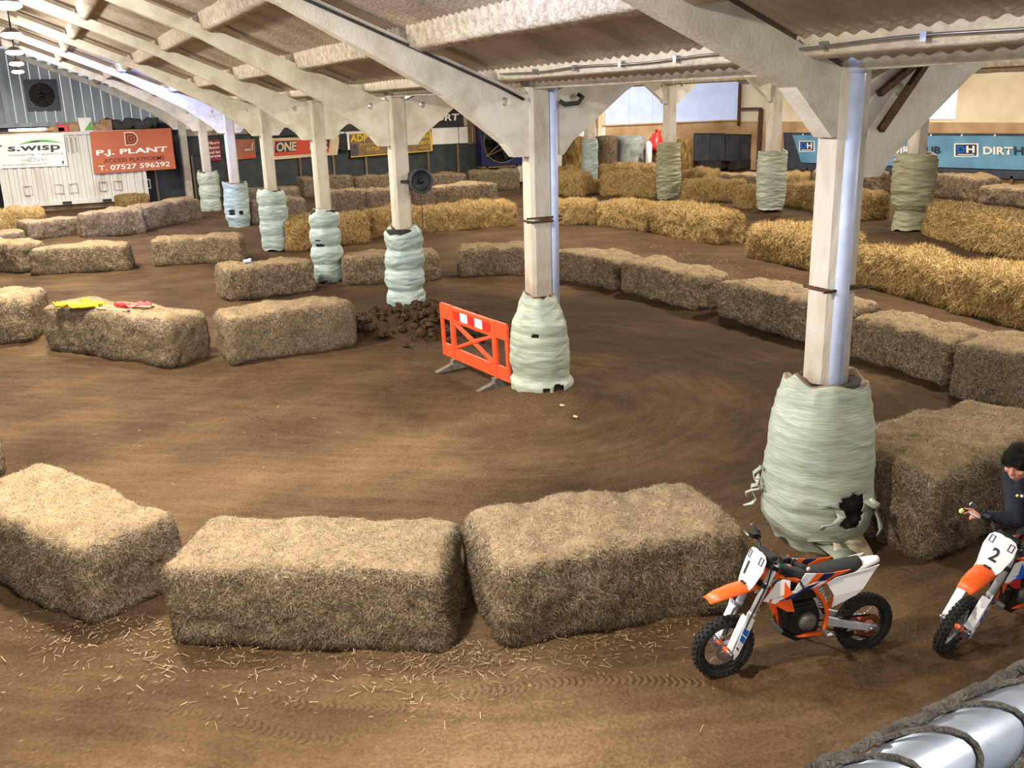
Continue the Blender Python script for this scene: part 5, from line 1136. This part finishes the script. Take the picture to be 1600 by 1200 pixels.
    for s in (1, -1):
        fr.tube([hd, (.62, s * .07, .70), (.50, s * .095, .64), (.41, s * .10, .52), (.375, s * .10, .42), (.39, s * .095, .30), (.42, s * .09, .26)], .016, 10)
        fr.tube([(.50, s * .09, .64), (.30, s * .07, .67), (.10, s * .05, .70)], .012, 8).tube([(.39, s * .09, .42), (.22, s * .06, .66)], .011, 8)
    B(fr, 'frame', 'orange_frame')
    # motor block, battery case, chain cover
    eng = B(MB().prism([[(.42, .28), (.60, .26), (.70, .34), (.72, .46), (.66, .52), (.46, .52), (.41, .40)]], lambda a, b, k: Vector((a, .075 if k else -.075, b))), 'engine', 'black_plastic', t, False, .012)
    for s in (1, -1):
        B(MB().lathe([(0, .028), (.035, .028), (.06, .02), (.072, .0), (.072, -.02)], 24, Matrix.Translation((.52, s * .085, .37)) @ Matrix.Rotation(D(-90 * s), 4, 'X')), 'engine_cover', 'engine_case', t)
        B(MB().box((.56, s * .078, .47), (.18, .02, .05)).box((.63, s * .08, .40), (.06, .02, .1)), 'motor_case', 'dark_metal', t, False, .006)
    B(MB().prism([[(.44, .53), (.70, .53), (.76, .64), (.70, .70), (.45, .64)]], lambda a, b, k: Vector((a, .06 if k else -.06, b))), 'battery_box', 'black_plastic', t, False, .01)
    B(MB().prism([[(.40, .235), (.60, .225), (.72, .30), (.70, .33), (.58, .25), (.40, .25)]], lambda a, b, k: Vector((a, .08 if k else -.08, b))), 'skid_plate', 'dark_metal', t, False, .004)
    for s in (1, -1): B(MB().prism([[(.38, .35), (.36, .305), (.0, .195), (-.05, .195), (-.06, .235), (.0, .25), (.2, .315), (.34, .37)]], lambda a, b, k, s=s: Vector((a, s * (.085 if k else .06), b))), 'swingarm', 'alloy', t, False, .006)
    B(MB().box((-.035, .092, .215), (.06, .012, .03)).tube([(0, -.1, rb), (0, .105, rb)], .013, 10).tube([(0, .095, rb), (0, .11, rb)], .02, 6), 'axle_block', 'steel')
    B(MB().bar((.42, .066, .35), (.0, .066, .32), .010, .010).bar((.42, .066, .30), (.0, .066, .135), .010, .010).box((.18, .066, .2), (.10, .02, .05)), 'chain', 'dark_metal')
    sh = B(MB().tube([(.33, 0, .36), (.42, 0, .63)], .018, 10).tube([(.345, 0, .41), (.36, 0, .45)], .034, 12), 'shock_absorber', 'dark_metal')
    B(MB().tube([(.355 + .06 * i / 60 + .036 * math.sin(i * .75) * .92, .036 * math.cos(i * .75), .43 + .17 * i / 60 - .036 * math.sin(i * .75) * .3) for i in range(61)], .0075, 6), 'spring', 'spring_white', sh)
    # seat and bodywork
    sx = [(.70, .055, .775), (.62, .07, .76), (.50, .085, .735), (.38, .095, .735), (.28, .10, .742), (.17, .085, .755), (.09, .06, .765)]; n = 11; vs = []
    for (x, w, z) in sx:
        for j in range(n):
            q = j / (n - 1) * 2 - 1; vs.append((x, q * w, z - .05 * abs(q) ** 3.2))
        for q in (1, -1): vs.append((x, q * w * .7, z - .10))
    k_ = n + 2; fs = []
    for i in range(len(sx) - 1):
        for j in range(k_): fs.append((i * k_ + j, i * k_ + (j + 1) % k_, (i + 1) * k_ + (j + 1) % k_, (i + 1) * k_ + j))
    fs += [tuple(range(k_)), tuple((len(sx) - 1) * k_ + j for j in range(k_ - 1, -1, -1))]
    B(MB().add(vs, fs, 0, True), 'seat', 'black_seat')
    tail = [(.20, .085, .715), (.11, .08, .732), (.02, .062, .742), (-.04, .046, .745), (-.07, .03, .746)]; n = 9; vs = []
    for (x, w, z) in tail:
        for j in range(n):
            q = j / (n - 1) * 2 - 1; vs.append((x, q * w, z - .03 * abs(q) ** 3))
    o = B(MB().add(vs, [(i * n + j, i * n + j + 1, (i + 1) * n + j + 1, (i + 1) * n + j) for i in range(len(tail) - 1) for j in range(n - 1)], 0, True), 'rear_mudguard', 'white_plastic'); o.modifiers.new('solid', 'SOLIDIFY').thickness = .006
    def side(poly, y0, name, m, th=.006, curve=None):
        for s in (1, -1):
            B(MB().prism([poly], lambda a, b, k, s=s: Vector((a, s * ((curve(a, b) if curve else y0) + (th if k else 0)), b))), name, m)
    cur = lambda a, b: .135 - .55 * max(0, .62 - a) * .28 - 1.1 * max(0, a - .66) ** 1 * .35
    side([(.40, .66), (.33, .69), (.18, .705), (.04, .722), (-.02, .73), (.02, .69), (.12, .58), (.17, .54), (.36, .475), (.345, .56)], .098, 'side_panel', 'white_plastic', curve=lambda a, b: .10 + .02 * (b < .6) * 1 - .10 * max(0, .08 - a))
    side([(.42, .665), (.35, .70), (.28, .715), (.22, .735), (.34, .735), (.42, .70)], .102, 'panel_accent', 'orange_plastic')
    side([(.86, .575), (.78, .725), (.74, .745), (.70, .735), (.70, .645), (.60, .68), (.46, .695), (.38, .68), (.44, .665), (.60, .64), (.78, .555)], .12, 'radiator_shroud', 'white_plastic', curve=cur)
    side([(.735, .60), (.735, .73), (.68, .64)], .13, 'shroud_accent', 'blue_plastic' if blue else 'orange_plastic', .009, cur)
    side([(.76, .58), (.66, .64), (.56, .675), (.47, .685), (.56, .648), (.68, .605)], .13, 'shroud_graphic', 'blue_plastic' if blue else 'navy_plastic', .010, cur)
    side([(.66, .66), (.58, .77), (.50, .755), (.56, .69)], .115, 'tank_panel', 'white_plastic', .006)
    side([(.56, .69), (.50, .755), (.44, .745), (.50, .69)], .115, 'tank_accent', 'orange_plastic', .006); side([(.50, .69), (.44, .745), (.34, .735), (.42, .69)], .112, 'tank_graphic', 'navy_plastic', .006)
    side([(.80, .56), (.68, .61), (.64, .48), (.70, .49)], .10, 'lower_shroud', 'red_plastic' if blue else 'orange_plastic', .006)
    side([(.83, .56), (.80, .64), (.75, .60), (.79, .46)], .075, 'radiator_guard', 'orange_frame', .006)
    if not blue: B(MB().tube([(.70, .03, .80), (.74, .05, .83), (.70, .07, .825)], .008, 6), 'lanyard', 'green_plastic')
    for s in (1, -1): B(MB().box((.40, s * .15, .29), (.05, .09, .02)).bar((.40, s * .09, .29), (.40, s * .13, .29), .025), 'foot_peg', 'steel', t, False, .003)
    B(MB().tube([(.62, .11, .72), (.60, .15, .66), (.60, .14, .60)], .009, 6), 'cable_loop', 'black_plastic')
    B(MB().bar((.40, -.10, .28), (.36, -.21, .03), .018).box((.36, -.215, .028), (.06, .04, .012)), 'side_stand', 'dark_metal')
    return t
bike1 = make_bike(G(1127, 1056), G(1345, 1014), 'orange and white motorbike with full side view, parked before the big tan bale', '1')
f2_ = G(1480, 1016); bike2 = make_bike(f2_, f2_ + Vector((1.115, .04, 0)), 'orange and white motorbike numbered 2, cut by the right edge of the view', '2', True, steer=12, lean=9.5)

# ---------------------------------------------------------------- person on the second bike
bpy.context.view_layer.update()
BW = bike2.matrix_world.copy()
def person():
    loc = lambda px, py, dpt: Vector((0, 0, CAM_H)) + Vector(ray(px, py)) / FPX * dpt       # dpt: distance along the view axis
    fwd = Vector((-1, -0.036, 0)).normalized(); left = Vector((fwd.y * -1, fwd.x, 0)); left = Vector((-fwd.y, fwd.x, 0)); up = Vector((0, 0, 1))
    gr = BW @ (Matrix.Rotation(D(14), 4, 'Z') @ Vector((.70 * 0, 0, 0)))  # placeholder keeps bike frame in mind
    base = BW.translation
    W_ = lambda f, l, z: Vector((base.x, base.y, base.z)) + fwd * f + left * l + up * z
    hips = W_(-.10, 0, .86); chest = W_(.30, .0, 1.09); neck = W_(.42, .0, 1.225)
    head = loc(1591, 722, PH)
    t = empty('person', (base.x, base.y, base.z)); tag(t, 'person with short dark hair in dark navy top, leaning forward over motorbike number 2', 'person'); inv = -t.location
    A = lambda p: Vector(p) + inv
    hand = loc(1522, 803, PH + .16); 
    sh_r = chest + left * -.19 + up * .06; sh_l = chest + left * .19 + up * .06
    el_r = loc(1588, 812, PH + .10)
    gl = BW @ Vector((.69, .29, .925)); el_l = (sh_l + gl) / 2 + left * .10 - up * .06
    def rem(mb, name, m, vox, sm=6):
        o = mb.build(name, m, t); r = o.modifiers.new('r', 'REMESH'); r.mode = 'VOXEL'; r.voxel_size = vox; r.use_smooth_shade = True
        s = o.modifiers.new('s', 'SMOOTH'); s.iterations = sm; s.factor = .5; return baked(name, o)
    # directions for the face
    fd = (loc(1552, 772, PH - .16) - head).normalized(); hu = (up - fd * up.dot(fd)).normalized(); hl = hu.cross(fd)
    Hm = lambda f, l, u_: A(head + fd * f + hl * l + hu * u_)
    rotH = Matrix((fd, hl, hu)).transposed()
    body = MB()
    body.ball(Hm(-.01, 0, .02), (.098, .078, .108), 20, 14, rot=rotH); body.ball(Hm(.035, 0, -.055), (.062, .058, .065), 16, 10, rot=rotH); body.ball(Hm(.055, 0, -.098), (.03, .032, .026), 12, 8, rot=rotH)
    body.limb([Hm(.088, 0, .012), Hm(.108, 0, -.028)], [.011, .016], 10); body.ball(Hm(.092, 0, -.066), (.014, .026, .008), 10, 6, rot=rotH); body.ball(Hm(.090, 0, -.078), (.013, .022, .008), 10, 6, rot=rotH)
    for s in (1, -1):
        body.ball(Hm(-.005, s * .080, -.012), (.022, .010, .034), 10, 8, rot=rotH); body.ball(Hm(.078, s * .032, .026), (.014, .024, .008), 10, 6, rot=rotH); body.ball(Hm(.06, s * .045, -.03), (.03, .025, .025), 10, 6, rot=rotH)
    body.limb([Hm(-.03, 0, -.06), A(neck), A(chest)], [.055, .06, .075])
    body.limb([A(chest), A(hips + (chest - hips) * .4), A(hips)], [.13, .125, .12]); body.limb([A(sh_r), A(chest), A(sh_l)], [.055, .10, .055])
    wr = hand + (el_r - hand).normalized() * .085
    body.limb([A(sh_r), A(el_r), A(wr)], [.05, .04, .026]); body.limb([A(sh_l), A(el_l), A(gl + up * .03)], [.05, .04, .028])
    knR = W_(-.02, -.24, .47); knL = W_(-.02, .24, .47); ftR = W_(-.16, -.25, .05); ftL = W_(-.16, .25, .05)
    for hp, kn, ft in ((hips + left * -.1, knR, ftR), (hips + left * .1, knL, ftL)): body.limb([A(hp), A(kn), A(ft + up * .04)], [.085, .055, .04])
    # right hand: palm and five fingers stretched over the far grip
    hd_ = (hand - wr).normalized(); pn = (up * .9 + Vector((-.3, -.5, 0))).normalized(); sd = hd_.cross(pn).normalized(); pn = sd.cross(hd_)
    Hp = lambda f, s, n: A(wr + hd_ * f + sd * s + pn * n)
    for s in (-.030, -.010, .010, .028): body.limb([Hp(0.0, s * .5, 0), Hp(.075, s, .002)], [.018, .013], 10)
    for (s, L, c) in ((-.030, .060, .5), (-.010, .075, .6), (.010, .078, .25), (.030, .075, .02)):
        p = [Hp(.075, s, .002)]; a = .2
        for seg in (.42, .33, .25):
            a -= c * 1.3; q = p[-1] + (hd_ * math.cos(a) + pn * math.sin(a)) * L * seg; p.append(q)
        body.limb(p, [.0095, .009, .0082, .007], 8)
    body.limb([Hp(.02, .024, 0), Hp(.045, .050, -.004), Hp(.07, .058, -.012), Hp(.09, .052, -.02)], [.013, .011, .0095, .008], 8)
    # left hand curled round the near grip
    gd = (BW.to_3x3() @ Vector((0, 1, 0))).normalized(); gf = (BW.to_3x3() @ Vector((1, 0, 0))).normalized()
    for k in range(4):
        c = gl + gd * (-.035 + .023 * k); body.limb([A(c - gf * .03 + up * .035), A(c + gf * .012 + up * .036), A(c + gf * .034 + up * .012), A(c + gf * .02 - up * .018)], [.013, .0095, .009, .008], 8)
    body.limb([A(gl - gd * .04 - gf * .02 + up * .03), A(gl - gd * .055 - up * .0), A(gl - gd * .03 + gf * .02 - up * .025)], [.012, .010, .008], 8)
    b = rem(body, 'body', 'skin', .0058, 4)
    # clothes
    top = MB(); top.limb([A(hips + up * .02), A(hips + (chest - hips) * .4), A(chest), A(neck - up * .05)], [.155, .158, .165, .085]); top.limb([A(sh_r), A(chest), A(sh_l)], [.085, .14, .085])
    top.limb([A(sh_r), A(el_r), A(wr + (el_r - wr).normalized() * .02)], [.088, .068, .043]); top.limb([A(sh_l), A(el_l), A(gl + (el_l - gl).normalized() * .10)], [.088, .068, .043])
    top.limb([A(wr + (el_r - wr).normalized() * .018), A(wr + (el_r - wr).normalized() * .03)], [.041, .041])
    sw = rem(top, 'sweatshirt', 'navy_cloth', .010, 5); tag(sw, 'dark navy sweatshirt')
    pt = MB()
    for hp, kn, ft in ((hips + left * -.1, knR, ftR), (hips + left * .1, knL, ftL)): pt.limb([A(hips), A(hp), A(kn), A(ft + up * .07)], [.14, .12, .08, .06])
    tag(rem(pt, 'trousers', 'black_cloth', .012, 4), 'black trousers')
    for ft, nm in ((ftR, 'shoe'), (ftL, 'shoe')): rem(MB().limb([A(ft - fwd * .05), A(ft + fwd * .06), A(ft + fwd * .15)], [.048, .045, .036]), nm, 'black_plastic', .009, 3)
    hr = MB(); hr.ball(Hm(-.022, 0, .045), (.104, .088, .098), 22, 14, rot=rotH); hr.ball(Hm(.030, 0, .078), (.072, .074, .048), 16, 10, rot=rotH); hr.ball(Hm(-.06, 0, -.02), (.058, .068, .06), 14, 10, rot=rotH)
    for k in range(9): hr.limb([Hm(.04, -.055 + .0135 * k, .095), Hm(.092, -.058 + .0145 * k, .066), Hm(.100, -.056 + .014 * k, .040 + .008 * (k % 2))], [.022, .016, .008], 8)
    rt = random.Random(6)
    for k in range(34):
        a = D(-150 + 300 * k / 33) ; cx_, cy_ = -.022 + .098 * math.cos(a + math.pi), .086 * math.sin(a + math.pi); l_ = rt.uniform(.012, .034)
        hr.limb([Hm(cx_, cy_, .03), Hm(cx_ * 1.03, cy_ * 1.03, -.005), Hm(cx_ * 1.0, cy_ * 1.02, -.02 - l_)], [.016, .012, .006], 8)
    tag(rem(hr, 'hair', 'hair', .0055, 1), 'short dark hair with a fringe')
    for s in (1, -1):
        e = MB().ball(Hm(.079, s * .031, .008), (.010, .014, .006), 10, 6, rot=rotH); e.build('eye', 'ink_dark', t)
    # small badge print on the chest
    bx = loc(1589, 774, PH - .06)
    for k, m in enumerate(('sign_yellow', 'ink_white', 'sign_yellow')):
        q = loc(1589.5 + 7 * k, 774.5 + k * .8, PH - .055); MB().ball(A(q), (.011, .011, .011), 10, 6).build('chest_badge', m, t)
    # pale thing held between the fingers: its own object
    y = hand + hd_ * .035 + sd * .02 - pn * .012; 
    q = loc(1502.5, 798.5, PH + .15); mb = MB().ball(q, (.022, .016, .018), 10, 8); mb.mapv(lambda p: p + Vector((.004 * math.sin(p.z * 300), 0, .003 * math.sin(p.x * 240)))); tag(mb.build('paper_scrap', 'flag_yellow_pale'), 'scrap of pale yellow paper at the fingertips over the handlebar', 'paper')
mat('flag_yellow_pale', (240, 232, 160), None, rough=.7)
PH = 6.72
person()

# ---------------------------------------------------------------- handrail with netting by the camera
ra = at_z(1395, 1228, 3.42); rb_ = at_z(1640, 1098, 3.42); d = (rb_ - ra).normalized(); A0 = ra - d * .35; B0 = ra + d * 1.1; rad = .0265
tag(MB().tube([A0, B0], rad, 28).build('handrail', 'galv'), 'shiny galvanised tube handrail in the bottom right corner', 'handrail')
mb = MB(); upv = Vector((0, 0, 1)); sdv = d.cross(upv).normalized(); L = (B0 - A0).length; step = .058; n = int(L / step)
def ringp(s, a, k=1.0): return A0 + d * s + (upv * math.cos(a) + sdv * math.sin(a)) * rad * 1.09 * k
jit = random.Random(8)
for i in range(n):
    s0 = i * step; pts = []
    for k in range(13):
        q = k / 12; a = -0.9 + 3.2 * q; pts.append(ringp(s0 + step * 1.0 * math.sin(q * math.pi) + .012 * q, a, 1.06))
    mb.tube(pts, [.0024] * 13, 6)
    mb.tube([ringp(s0 + .012, 2.2, 1.15), ringp(s0 + .02, 2.5, 1.5) - upv * .04, ringp(s0 + step * .9, 2.6, 1.6) - upv * .09], .003, 6)
pts = [ringp(L * k / 90, -0.75 + .14 * math.sin(k * 1.3), 1.12) + upv * .002 * math.sin(k * 2.7) for k in range(91)]
mb.tube(pts, [.0040 + .0016 * jit.random() for _ in pts], 7)
for k in range(n):       # knots
    p = ringp(k * step + .006, -0.7, 1.12); mb.ball(p, .0058, 8, 6); p = ringp(k * step + .05, 2.15, 1.12); mb.ball(p, .0055, 8, 6)
tag(mb.build('safety_net', 'rope'), 'grey knotted netting laced over the shiny handrail', 'net')
